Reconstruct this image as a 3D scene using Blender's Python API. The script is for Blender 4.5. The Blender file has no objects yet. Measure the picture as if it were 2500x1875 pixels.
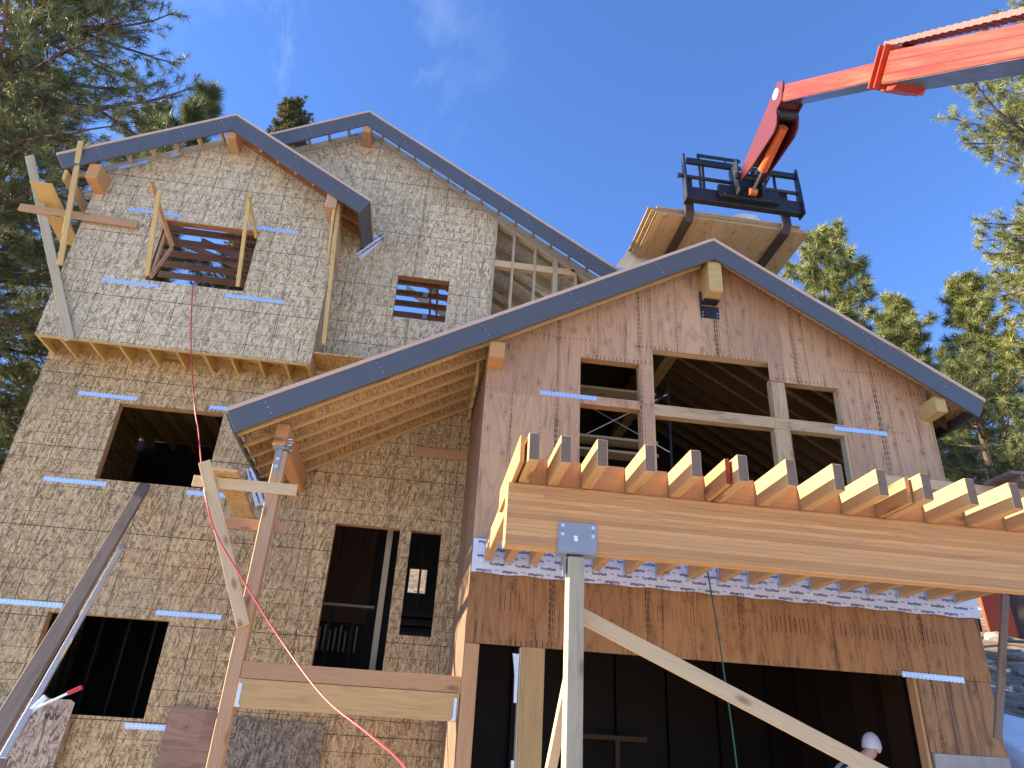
import bpy, bmesh, math, random
import numpy as np
from mathutils import Vector, Matrix
R = math.radians
scn = bpy.context.scene
# ------------------------------------------------------------ camera
cam_d = bpy.data.cameras.new('camera'); cam = bpy.data.objects.new('camera', cam_d)
scn.collection.objects.link(cam)
cr = Vector((0.9894, -0.1341, 0.0552)); cdn = Vector((0.1097, 0.4484, -0.8871)); cf = Vector((0.0944, 0.8842, 0.4576))
def camrot():
    f = Vector((math.sin(R(6.0966))*math.cos(R(27.2325)), math.cos(R(6.0966))*math.cos(R(27.2325)), math.sin(R(27.2325))))
    rt = Vector((math.cos(R(6.0966)), -math.sin(R(6.0966)), 0)); dn = f.cross(rt)
    a = R(-3.5587); r2 = math.cos(a)*rt + math.sin(a)*dn; d2 = -math.sin(a)*rt + math.cos(a)*dn
    return Matrix((r2, -d2, -f)).transposed().to_4x4()
cam.matrix_world = Matrix.Translation((0, 0, 1.6)) @ camrot()
cam_d.sensor_width = 36; cam_d.lens = 1763.157/2500*36; cam_d.clip_start = 0.05; cam_d.clip_end = 2000
scn.camera = cam
# ------------------------------------------------------------ sky, sun, exposure
SUN_EL, SUN_B = 22, 5           # elevation; degrees behind the facade plane, from the left
w = bpy.data.worlds.new("World"); scn.world = w; w.use_nodes = True
nt = w.node_tree; nt.nodes.clear()
sky = nt.nodes.new('ShaderNodeTexSky'); sky.sky_type = 'NISHITA'; sky.sun_disc = False
sky.sun_elevation = R(SUN_EL); sky.sun_rotation = R(270+SUN_B)
sky.altitude = 1900; sky.air_density = 1.0; sky.dust_density = 0.1; sky.ozone_density = 4.0
bg = nt.nodes.new('ShaderNodeBackground'); bg.inputs[1].default_value = 0.095
out = nt.nodes.new('ShaderNodeOutputWorld')
tc = nt.nodes.new('ShaderNodeTexCoord'); mp = nt.nodes.new('ShaderNodeMapping')
mp.inputs['Rotation'].default_value = (0, R(25), R(20)); mp.inputs['Scale'].default_value = (3.2, 1.6, 2.2)
nz = nt.nodes.new('ShaderNodeTexNoise'); nz.inputs['Scale'].default_value = 2.2; nz.inputs['Detail'].default_value = 9; nz.inputs['Roughness'].default_value = .62
nz.inputs['Distortion'].default_value = .5
rp = nt.nodes.new('ShaderNodeMapRange'); rp.inputs[1].default_value = .45; rp.inputs[2].default_value = .85; rp.inputs[3].default_value = 0; rp.inputs[4].default_value = .75
# one thin drift of cloud, in the upper left of the sky
dt = nt.nodes.new('ShaderNodeVectorMath'); dt.operation = 'DISTANCE'; dt.inputs[1].default_value = (-0.19, 0.625, 0.755)
dr = nt.nodes.new('ShaderNodeMapRange'); dr.inputs[1].default_value = .04; dr.inputs[2].default_value = .24; dr.inputs[3].default_value = 1; dr.inputs[4].default_value = 0
mu = nt.nodes.new('ShaderNodeMath'); mu.operation = 'MULTIPLY'
mx = nt.nodes.new('ShaderNodeMixRGB'); mx.inputs[2].default_value = (2.6, 3.2, 4.3, 1)
L = nt.links.new
L(tc.outputs['Generated'], mp.inputs[0]); L(mp.outputs[0], nz.inputs[0]); L(nz.outputs[0], rp.inputs[0])
L(tc.outputs['Generated'], dt.inputs[0]); L(dt.outputs['Value'], dr.inputs[0])
L(rp.outputs[0], mu.inputs[0]); L(dr.outputs[0], mu.inputs[1]); L(mu.outputs[0], mx.inputs[0])
tint = nt.nodes.new('ShaderNodeMixRGB'); tint.blend_type = 'MULTIPLY'; tint.inputs[0].default_value = 1; tint.inputs[2].default_value = (.84, 1.0, 1.27, 1)
L(sky.outputs[0], tint.inputs[1]); L(tint.outputs[0], mx.inputs[1]); L(mx.outputs[0], bg.inputs[0]); L(bg.outputs[0], out.inputs[0])
sd = bpy.data.lights.new('sun', 'SUN'); sd.energy = 5.0; sd.angle = R(.53); sd.color = (1, .86, .64)
sun = bpy.data.objects.new('sun', sd); scn.collection.objects.link(sun)
tosun = Vector((-math.cos(R(SUN_EL))*math.cos(R(SUN_B)), math.cos(R(SUN_EL))*math.sin(R(SUN_B)), math.sin(R(SUN_EL))))
sun.rotation_euler = tosun.to_track_quat('Z', 'Y').to_euler(); sun.location = (-20, 5, 20)
scn.view_settings.view_transform = 'Standard'; scn.view_settings.look = 'None'
scn.view_settings.exposure = 1.85; scn.view_settings.gamma = 1
scn.render.resolution_x, scn.render.resolution_y = 1024, 768
rnd = random.Random(7)
# ------------------------------------------------------------ node helpers
class NB:
    def __init__(s, name):
        s.m = bpy.data.materials.new(name); s.m.use_nodes = True; s.t = s.m.node_tree; s.t.nodes.clear()
        s.o = s.t.nodes.new('ShaderNodeOutputMaterial'); s.p = s.t.nodes.new('ShaderNodeBsdfPrincipled')
        s.t.links.new(s.p.outputs[0], s.o.inputs[0])
    def n(s, ty, **k):
        nd = s.t.nodes.new(ty)
        for a, v in k.items(): setattr(nd, a, v)
        return nd
    def l(s, a, b): s.t.links.new(a, b)
    def put(s, sock, v):
        if hasattr(v, 'links') or hasattr(v, 'is_linked'): s.l(v, sock)
        else: sock.default_value = v
    def math(s, op, a, b=0, c=None, clamp=False):
        nd = s.n('ShaderNodeMath', operation=op, use_clamp=clamp); s.put(nd.inputs[0], a); s.put(nd.inputs[1], b)
        if c is not None: s.put(nd.inputs[2], c)
        return nd.outputs[0]
    def mix(s, f, a, b, mode='MIX'):
        nd = s.n('ShaderNodeMixRGB', blend_type=mode)
        for i, v in enumerate((f, a, b)):
            if isinstance(v, tuple) and len(v) == 3: v = v+(1,)
            s.put(nd.inputs[i], v)
        return nd.outputs[0]
    def uv(s): return s.n('ShaderNodeUVMap').outputs[0]
    def pos(s): return s.n('ShaderNodeNewGeometry').outputs['Position']
    def mapg(s, v, sc=(1, 1, 1), rot=(0, 0, 0), loc=(0, 0, 0)):
        nd = s.n('ShaderNodeMapping'); s.l(v, nd.inputs[0])
        nd.inputs['Scale'].default_value = sc; nd.inputs['Rotation'].default_value = rot; nd.inputs['Location'].default_value = loc
        return nd.outputs[0]
    def noise(s, v, scale=1, detail=4, rough=.5, dist=0):
        nd = s.n('ShaderNodeTexNoise'); s.l(v, nd.inputs[0]); nd.inputs['Scale'].default_value = scale
        nd.inputs['Detail'].default_value = detail; nd.inputs['Roughness'].default_value = rough; nd.inputs['Distortion'].default_value = dist
        return nd.outputs[0]
    def voro(s, v, scale=1, feat='F1', rand=1):
        nd = s.n('ShaderNodeTexVoronoi', feature=feat, voronoi_dimensions='2D'); s.l(v, nd.inputs['Vector'])
        nd.inputs['Scale'].default_value = scale; nd.inputs['Randomness'].default_value = rand
        return nd.outputs
    def ramp(s, v, stops):
        nd = s.n('ShaderNodeValToRGB'); s.l(v, nd.inputs[0]); e = nd.color_ramp.elements
        while len(e) < len(stops): e.new(.5)
        for q, (p, c) in zip(e, stops): q.position = p; q.color = c+(1,) if len(c) == 3 else c
        return nd.outputs[0]
    def rng(s, v, a, b, c=0, d=1):
        nd = s.n('ShaderNodeMapRange'); s.l(v, nd.inputs[0])
        for i, x in enumerate((a, b, c, d)): nd.inputs[i+1].default_value = x
        return nd.outputs[0]
    def sep(s, v):
        nd = s.n('ShaderNodeSeparateXYZ'); s.l(v, nd.inputs[0]); return nd.outputs
    def bump(s, h, st=.3, d=.01):
        nd = s.n('ShaderNodeBump'); nd.inputs['Strength'].default_value = st; nd.inputs['Distance'].default_value = d
        s.l(h, nd.inputs['Height']); s.l(nd.outputs[0], s.p.inputs['Normal'])
    def fin(s, col, rough=.7, metal=0, spec=.3):
        if isinstance(col, tuple): s.p.inputs['Base Color'].default_value = col+(1,) if len(col) == 3 else col
        else: s.l(col, s.p.inputs['Base Color'])
        s.put(s.p.inputs['Roughness'], rough); s.p.inputs['Metallic'].default_value = metal
        s.p.inputs['Specular IOR Level'].default_value = spec
        return s.m
def plain(name, c, rough=.6, metal=0, spec=.4, var=.15, vs=6):
    b = NB(name); n = b.noise(b.pos(), vs, 5, .6)
    f = b.rng(n, .25, .75, 1-var, 1+var)
    mx = b.mix(1.0, c, b.n('ShaderNodeCombineColor').outputs[0], 'MULTIPLY')
    cc = mx.node.inputs[2].links[0].from_node
    for i in range(3): b.l(f, cc.inputs[i])
    return b.fin(mx, rough, metal, spec)
def line_mask(b, x, period, width, off=0):
    # 1 on a thin line every `period` metres
    a = b.math('ADD', x, off+100*period); a = b.math('MODULO', a, period); a = b.math('SUBTRACT', a, period/2); a = b.math('ABSOLUTE', a)
    return b.math('LESS_THAN', a, width/2)
def osb(name, stops, lines=True, weather=.35, wcol=(.36, .33, .28), off=(0, 0), flake=1.0, lp=(.4064, .2032)):
    b = NB(name); uv = b.uv()
    nd = b.noise(uv, 9, 2, .5)
    cv = b.n('ShaderNodeVectorMath', operation='ADD'); b.l(uv, cv.inputs[0])
    ns = b.n('ShaderNodeVectorMath', operation='SCALE'); b.l(nd.node.outputs['Color'], ns.inputs[0]); ns.inputs['Scale'].default_value = .005
    b.l(ns.outputs[0], cv.inputs[1]); uvd = cv.outputs[0]
    tone = None
    for k, (ang, sx, sy) in enumerate(((20, 11, 60), (78, 10, 52), (-52, 12, 64), (105, 9, 44), (-12, 12, 70), (50, 14, 58), (-80, 11, 50))):
        v = b.voro(b.mapg(b.mapg(uvd, (1, 1, 1), (0, 0, R(ang))), (sx*flake, sy*flake, 1), (0, 0, 0), (k*3.7, k*1.3, 0)), 1)
        c = b.n('ShaderNodeSeparateColor'); b.l(v['Color'], c.inputs[0])
        if tone is None: tone = c.outputs[1]
        else:
            g = b.math('GREATER_THAN', c.outputs[0], .55)
            m = b.n('ShaderNodeMix'); m.data_type = 'FLOAT'; b.l(g, m.inputs[0]); b.l(tone, m.inputs[2]); b.l(c.outputs[1], m.inputs[3]); tone = m.outputs[0]
    fine = b.noise(b.mapg(uv, (60, 60, 1)), 1, 3, .6)
    t2 = b.math('ADD', b.math('MULTIPLY', tone, .82), b.math('MULTIPLY', b.math('SUBTRACT', fine, .5), .8))
    dk = b.noise(b.mapg(uvd, (16, 16, 1)), 1, 4, .7, 1.5)   # dark gaps between strands
    t2 = b.math('SUBTRACT', t2, b.rng(dk, .62, .75, 0, .20))
    col = b.ramp(t2, stops)
    big = b.noise(b.mapg(uv, (.55, .55, 1)), 1, 5, .6)
    col = b.mix(b.rng(big, .35, .7, 0, weather), col, wcol)
    sheet = b.voro(b.mapg(uv, (1/1.22, 1/2.44, 1)), 1, rand=0)
    sc = b.n('ShaderNodeSeparateColor'); b.l(sheet['Color'], sc.inputs[0])
    col = b.mix(1, col, b.ramp(sc.outputs[0], [(0, (.86, .85, .83)), (1, (1.08, 1.05, 1.02))]), 'MULTIPLY')
    if lines:
        x, y, z = b.sep(uv)
        wob = b.math('MULTIPLY', b.math('SUBTRACT', b.noise(b.mapg(uv, (1.5, .6, 1)), 1, 1), .5), .05)
        xw = b.math('ADD', x, wob)
        m = line_mask(b, xw, lp[0], .009, off[0])
        m2 = b.math('MULTIPLY', line_mask(b, xw, lp[0]*2.5, .010, off[0]+.13), .9)
        m3 = b.math('MULTIPLY', line_mask(b, xw, lp[0]*1.5, .006, off[0]+.31), .7)
        h = b.math('MULTIPLY', line_mask(b, y, lp[1], .0075, off[1]), b.rng(b.noise(b.mapg(uv, (.45, 1.9, 1), loc=(1, 9, 0)), 1, 2), .38, .52, .4, .95))
        h2 = line_mask(b, y, 1.2192, .012, off[1]+.1)
        br = b.rng(b.noise(b.mapg(uv, (.9, 1.4, 1), loc=(5, 5, 0)), 1, 2), .42, .52, 0, 1)
        al = b.math('MAXIMUM', b.math('MAXIMUM', b.math('MULTIPLY', m, br), m2), b.math('MAXIMUM', m3, b.math('MAXIMUM', h, h2)))
        pat = b.rng(b.noise(b.mapg(uv, (25, 25, 1)), 1, 2), .3, .55, .55, .98)
        col = b.mix(b.math('MULTIPLY', al, pat), col, (.035, .028, .022))
    b.bump(t2, .45, .004)
    return b.fin(col, .75)
def _sat(c, k=1.12):
    l = .3*c[0]+.59*c[1]+.11*c[2]; return tuple(max(.004, l+(v-l)*k) for v in c)
def lumber(name, c1, c2, knot=(.16, .08, .035), ring=28, kn=1.0, stain=None, stainf=.5, gray=0, rough=.62, lam=0):
    c1, c2 = _sat(c1), _sat(c2)
    b = NB(name); uv = b.uv()
    warp = b.noise(b.mapg(uv, (1.1, 3, 1)), 1, 2)
    x, y, z = b.sep(uv)
    yy = b.math('ADD', y, b.math('MULTIPLY', warp, .22))
    cmb = b.n('ShaderNodeCombineXYZ'); b.l(x, cmb.inputs[0]); b.l(yy, cmb.inputs[1])
    g1 = b.noise(b.mapg(cmb.outputs[0], (.8, ring*1.6, 1)), 1, 4, .6)
    g2 = b.noise(b.mapg(cmb.outputs[0], (4, 260, 1)), 1, 2, .6)
    t = b.math('ADD', b.math('MULTIPLY', b.rng(g1, .3, .7), .75), b.math('MULTIPLY', g2, .3))
    col = b.mix(t, c1, c2)
    dark = b.rng(b.noise(b.mapg(cmb.outputs[0], (.6, ring*3.2, 1), loc=(3, 1, 0)), 1, 3), .56, .68, 0, .45)
    col = b.mix(dark, col, tuple(v*.55 for v in c2))
    v = b.voro(b.mapg(uv, (2.0*kn if kn else 1, 5, 1)), 1)
    kd = b.math('ADD', v['Distance'], b.math('MULTIPLY', b.math('SUBTRACT', g2, .5), .1))
    if kn:
        sc = b.n('ShaderNodeSeparateColor'); b.l(v['Color'], sc.inputs[0])
        on = b.math('GREATER_THAN', sc.outputs[0], .76)
        col = b.mix(b.math('MULTIPLY', on, b.rng(kd, .06, .20, .85, 0)), col, knot)
    if lam:
        fl = b.math('FLOOR', b.math('DIVIDE', y, lam)); wn = b.n('ShaderNodeTexWhiteNoise', noise_dimensions='1D'); b.l(fl, wn.inputs['W'])
        sg = b.math('FLOOR', b.math('ADD', b.math('MULTIPLY', x, .16), b.math('MULTIPLY', wn.outputs[0], 7))); wn2 = b.n('ShaderNodeTexWhiteNoise', noise_dimensions='2D')
        c2_ = b.n('ShaderNodeCombineXYZ'); b.l(fl, c2_.inputs[0]); b.l(sg, c2_.inputs[1]); b.l(c2_.outputs[0], wn2.inputs['Vector'])
        col = b.mix(1, col, b.ramp(wn2.outputs[0], [(0, (.80, .72, .66)), (.5, (1, .97, .94)), (1, (1.16, 1.16, 1.14))]), 'MULTIPLY')
        col = b.mix(b.math('MULTIPLY', line_mask(b, y, lam, .0035, lam/2), .5), col, (.12, .07, .04))
    if stain:
        s1 = b.noise(b.mapg(uv, (2.2, 9, 1)), 1, 5, .7)
        col = b.mix(b.rng(s1, .5, .72, 0, stainf), col, stain)
    big = b.noise(b.mapg(uv, (.5, .8, 1)), 1, 3)
    col = b.mix(b.rng(big, .3, .7, 0, .35), col, tuple(v*.72 for v in c1))
    b.bump(t, .12, .002)
    return b.fin(col, rough)
def plywood(name, c1, c2, c3, drip=1.0, dlo=.55, dsc=(11, .9, 1), vert=True, knots=True, nails=True, lowz=None):
    b = NB(name); uv = b.uv(); x, y, z = b.sep(uv)
    a = (1, 1, 1)
    gw = b.noise(b.mapg(uv, (2.6, .55, 1)), 1, 3, .45, .4)
    ct = b.math('SINE', b.math('MULTIPLY', gw, 62)); ct = b.rng(ct, .2, 1, 0, 1)
    gf = b.noise(b.mapg(uv, (75, 2.2, 1)), 1, 3, .6)
    base = b.mix(b.rng(gf, .3, .7), c1, c2)
    base = b.mix(b.math('MULTIPLY', ct, .45), base, c3)
    big = b.noise(b.mapg(uv, (.9, .5, 1), loc=(9, 2, 0)), 1, 4)
    base = b.mix(b.rng(big, .35, .65, 0, .5), base, tuple(v*.62 for v in c1))
    sv = b.voro(b.mapg(uv, (1/1.22, 1/2.44, 1), loc=(.33, .0, 0)), 1, rand=0)
    ssp = b.n('ShaderNodeSeparateColor'); b.l(sv['Color'], ssp.inputs[0])
    base = b.mix(1, base, b.ramp(ssp.outputs[1], [(0, (.84, .80, .80)), (1, (1.1, 1.08, 1.06))]), 'MULTIPLY')
    if knots:
        v = b.voro(b.mapg(uv, (4.2, 2.6, 1)), 1); s2 = b.n('ShaderNodeSeparateColor'); b.l(v['Color'], s2.inputs[0])
        on = b.math('GREATER_THAN', s2.outputs[0], .55)
        rg = b.math('SINE', b.math('MULTIPLY', v['Distance'], 70))
        base = b.mix(b.math('MULTIPLY', on, b.math('MULTIPLY', b.rng(v['Distance'], .05, .26, .5, 0), b.rng(rg, -1, 1, .3, 1))), base, tuple(q*.45 for q in c3))
        base = b.mix(b.math('MULTIPLY', on, b.rng(v['Distance'], .015, .05, .9, 0)), base, (.06, .03, .02))
    if nails:
        # rows of nails over the studs, each bleeding a short dark streak
        ny = b.noise(b.mapg(uv, (14, 1.2, 1)), 1, 3, .7)
        dot = b.math('MODULO', b.math('ADD', b.math('ADD', y, 60), b.math('MULTIPLY', b.noise(b.mapg(uv, (3, .4, 1)), 1, 1), .3)), .085)
        streak = b.rng(dot, .0, .07, 0, 1)
        nm = None
        for per, off, wd, st in ((.4064, .03, .010, .8), (.4064, .055, .007, .5), (1.2192, .20, .012, 1), (1.2192, .235, .016, 1), (1.2192, .17, .008, .8)):
            wb = b.math('ADD', x, b.math('MULTIPLY', b.math('SUBTRACT', b.noise(b.mapg(uv, (1, .8, 1), loc=(per*9, off*30, 0)), 1, 1), .5), .035))
            mk = b.math('MULTIPLY', line_mask(b, wb, per, wd, off), st)
            nm = mk if nm is None else b.math('MAXIMUM', nm, mk)
        part = b.rng(b.noise(b.mapg(uv, (1.4, .7, 1), loc=(2, 7, 0)), 1, 3), .40, .55, .12, 1)
        nm = b.math('MULTIPLY', b.math('MULTIPLY', nm, part), b.math('ADD', b.math('MULTIPLY', b.math('GREATER_THAN', streak, .35), .75), .25))
        base = b.mix(nm, base, (.025, .018, .014))
        jt = line_mask(b, x, 1.2192, .006, .215)
        base = b.mix(jt, base, (.03, .02, .016))
        stn = b.math('MULTIPLY', b.rng(b.noise(b.mapg(uv, dsc, loc=(4, 4, 0)), 1, 5, .75), dlo, dlo+.13, 0, 1), min(.95, .6*drip))
        base = b.mix(stn, base, (.05, .03, .02))
        if lowz is not None:
            for zz, ln in lowz:
                dz = b.math('SUBTRACT', y, zz); up = b.math('GREATER_THAN', dz, 0)
                lim = b.math('MULTIPLY', b.rng(b.noise(b.mapg(uv, (2, .01, 1), loc=(zz, 0, 0)), 1, 2), .3, .7, .3, 1), ln)
                inn = b.math('MULTIPLY', b.math('MULTIPLY', up, b.math('LESS_THAN', dz, lim)), b.rng(b.noise(b.mapg(uv, (.8, .01, 1), loc=(zz*3+4, 0, 0)), 1, 3), .46, .54, .05, 1))
                col = line_mask(b, b.math('ADD', x, b.math('MULTIPLY', b.noise(b.mapg(uv, (7, .01, 1)), 1, 1), .05)), .062, .011, zz)
                base = b.mix(b.math('MULTIPLY', b.math('MULTIPLY', inn, col), .9), base, (.02, .014, .012))
    b.bump(gf, .15, .002)
    return b.fin(base, .7)
M = {}
OSBST = [(0, (.17, .095, .04)), (.25, (.36, .235, .105)), (.5, (.50, .35, .165)), (.75, (.61, .45, .235)), (1, (.74, .59, .34))]
M['osb_w'] = osb('osb wall sheathing', OSBST, weather=.3, wcol=(.34, .30, .24))
M['osb_u'] = osb('osb weathered skylit sheathing', [(0, (.23, .15, .08)), (.25, (.44, .33, .185)), (.5, (.59, .47, .285)), (.75, (.70, .59, .39)), (1, (.82, .74, .53))], weather=.35, wcol=(.56, .48, .34), off=(.11, .07))  # weathered upper sheets, with skylight's whiteness put into the strand colours
M['osb_plain'] = osb('osb roof panel', [(0, (.26, .14, .05)), (.3, (.48, .285, .11)), (.6, (.60, .385, .17)), (1, (.74, .53, .28))], lines=False, weather=.1, flake=1.5)
M['osb_grey'] = osb('osb grey panel', [(0, (.06, .048, .036)), (.3, (.15, .12, .09)), (.6, (.25, .205, .155)), (1, (.40, .34, .26))], lines=False, weather=.2, wcol=(.22, .19, .15))
M['osb_pink'] = osb('osb pinkish offcut', [(0, (.13, .08, .05)), (.3, (.30, .21, .15)), (.6, (.42, .32, .235)), (1, (.56, .45, .34))], lines=False, weather=.1, flake=.8)
M['osb_deck'] = osb('osb deck underside', [(0, (.38, .37, .34)), (.4, (.62, .62, .58)), (1, (.80, .80, .77))], lines=False, weather=.1)  # whitish strands stand for sunlight on the deck's underside
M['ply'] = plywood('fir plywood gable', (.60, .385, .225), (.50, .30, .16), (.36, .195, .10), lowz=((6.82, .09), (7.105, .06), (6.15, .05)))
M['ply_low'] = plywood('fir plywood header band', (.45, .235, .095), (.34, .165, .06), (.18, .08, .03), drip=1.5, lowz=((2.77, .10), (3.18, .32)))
M['ply_corner'] = plywood('streaked corner plywood', (.42, .24, .115), (.32, .17, .075), (.17, .08, .035), drip=1.6, dlo=.50, dsc=(14, .22, 1))
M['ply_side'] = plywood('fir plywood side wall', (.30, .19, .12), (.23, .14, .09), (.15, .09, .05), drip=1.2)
M['ply_stack'] = plywood('pine plywood sheet', (.50, .37, .21), (.43, .30, .165), (.33, .21, .10), drip=.2, nails=False)
M['ply_loose'] = plywood('fir plywood offcut', (.36, .225, .155), (.28, .165, .11), (.18, .10, .065), nails=False, drip=0)
M['fir'] = lumber('douglas fir timber', (.52, .32, .18), (.40, .22, .11), stain=(.20, .12, .08), stainf=.25)
M['fir_o'] = lumber('orange fir', (.56, .31, .15), (.45, .225, .10), kn=.6)
M['fir_pink'] = lumber('tan fir post', (.54, .35, .215), (.41, .24, .135), stain=(.22, .14, .09), stainf=.25)
M['glulam'] = lumber('glulam beam', (.60, .375, .19), (.46, .25, .115), ring=14, kn=0, stain=(.33, .20, .12), stainf=.35, lam=.0381)
M['joist'] = lumber('deck joist fir', (.60, .385, .20), (.48, .27, .12), kn=.6, stain=(.30, .19, .13), stainf=.3)
M['joist_red'] = lumber('red painted end grain', (.30, .04, .03), (.22, .02, .02), kn=0)
M['stud'] = lumber('spruce stud', (.66, .50, .31), (.55, .38, .21), stain=(.3, .22, .14), stainf=.25)
M['stud_w'] = lumber('weathered stud', (.50, .42, .29), (.40, .32, .20), stain=(.22, .18, .14), stainf=.4)
M['trim'] = lumber('pale sheathing edge', (.62, .47, .36), (.50, .36, .27), kn=.3)
M['grey_t'] = lumber('grey weathered timber', (.23, .18, .14), (.15, .115, .09), stain=(.06, .05, .045), stainf=.6, kn=.6)
M['post_t'] = lumber('greenish treated post', (.47, .40, .28), (.36, .31, .21), stain=(.17, .15, .12), stainf=.45)
M['loft'] = lumber('loft mullion stained', (.54, .40, .24), (.42, .30, .17), stain=(.05, .035, .03), stainf=.75, kn=.5)
M['truss'] = lumber('brown truss timber', (.38, .20, .11), (.27, .13, .065), kn=.6)
M['psl'] = lumber('parallel strand post', (.50, .35, .17), (.27, .16, .07), ring=60, kn=0, stain=(.12, .07, .03), stainf=.4)
M['glu_y'] = lumber('yellow laminated timber', (.60, .44, .20), (.46, .30, .12), stain=(.36, .22, .09), stainf=.5, kn=.4)
M['fascia'] = plain('slate grey fascia paint', (.088, .090, .096), .42, 0, .5, .06, 3)
M['fascia_d'] = plain('charcoal trim paint', (.075, .080, .086), .5, 0, .4, .08, 3)
M['bracket'] = plain('blue grey primed steel', (.24, .27, .31), .45, .0, .5, .08)
M['black_steel'] = plain('black painted steel', (.022, .022, .026), .42, .2, .5, .5, 14)
M['galv'] = plain('galvanized steel', (.62, .66, .70), .38, .75, .5, .15, 25)
M['zinc'] = plain('zinc bolt', (.75, .75, .76), .3, .9, .5, .1)
M['strap'] = plain('galvanized strap', (.55, .66, .80), .4, .6, .5, .10, 30)  # blue in the base stands for reflected sky
M['tape'] = plain('white flashing membrane', (.62, .64, .72), .45, 0, .5, .10, 5)
M['ink'] = plain('dark blue ink', (.03, .04, .16), .6, 0, .2, .02)
M['blackink'] = plain('black ink', (.03, .025, .02), .7, 0, .2, .02)
M['hose'] = plain('red rubber hose', (.50, .035, .045), .4, 0, .5, .1)
M['rope'] = plain('dark green rope', (.03, .10, .075), .7, 0, .2, .1)
M['white'] = plain('white sticker', (.8, .8, .8), .5, 0, .3, .03)
M['yellow'] = plain('yellow sticker', (.75, .55, .04), .5, 0, .3, .05)
M['redgrip'] = plain('red grip', (.55, .02, .03), .4, 0, .5, .05)
M['concrete'] = plain('concrete', (.32, .31, .29), .9, 0, .2, .2, 4)
M['raf'] = lumber('tan rafter flange', (.62, .43, .22), (.50, .32, .14), kn=.5)
M['girder'] = lumber('knotty yellow girder', (.58, .40, .20), (.46, .28, .12), stain=(.18, .11, .06), stainf=.4, kn=.5)
M['endgrain'] = lumber('grey brown end grain', (.24, .17, .12), (.15, .10, .07), ring=60, kn=0)
M['mid_in'] = lumber('interior timber darkened for shade', (.16, .10, .055), (.11, .065, .035))  # timber colour darkened to carry the shade inside loft and garage
M['dark_in'] = lumber('interior framing', (.030, .020, .014), (.022, .015, .010), kn=0)  # near-black base: the darkness of unlit rooms is in the colour
M['in_ply'] = plywood('interior plywood', (.07, .036, .022), (.05, .026, .017), (.035, .018, .012))  # plywood base darkened too, as painted indoor shade
M['tarp'] = plain('translucent cover sheet', (.60, .55, .42), .35, 0, .5, .25, 2)
def crane_paint():
    b = NB('orange red boom paint'); p = b.pos(); o = b.n('ShaderNodeTexCoord').outputs['Object']
    st = b.noise(b.mapg(b.uv(), (.7, 16, 1)), 1, 5, .65)
    c = b.mix(b.rng(st, .45, .7, 0, .75), (.36, .028, .010), (.42, .070, .020))
    d = b.noise(b.mapg(b.uv(), (1.6, 9, 1), loc=(3, 3, 0)), 1, 6, .75)
    c = b.mix(b.rng(d, .60, .74, 0, .8), c, (.16, .09, .06))
    e = b.noise(b.mapg(b.uv(), (.9, 14, 1), loc=(7, 1, 0)), 1, 5, .7)
    c = b.mix(b.rng(e, .70, .78, 0, .8), c, (.40, .30, .22))
    return b.fin(c, b.rng(st, .3, .8, .28, .55), 0, .5)
M['boom'] = crane_paint()
M['under'] = plain('worn grey boom underside', (.16, .13, .13), .3, .5, .5, .5, 5)
M['jib'] = plain('red jib paint darkened for shade', (.10, .009, .012), .45, 0, .5, .12, 4)  # red taken down so the jib plates look shaded
M['cyl'] = plain('orange cylinder paint', (.55, .11, .03), .35, 0, .5, .2, 7)
M['chrome'] = plain('chromed rod', (.7, .7, .7), .15, 1, .5, .05)
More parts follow.
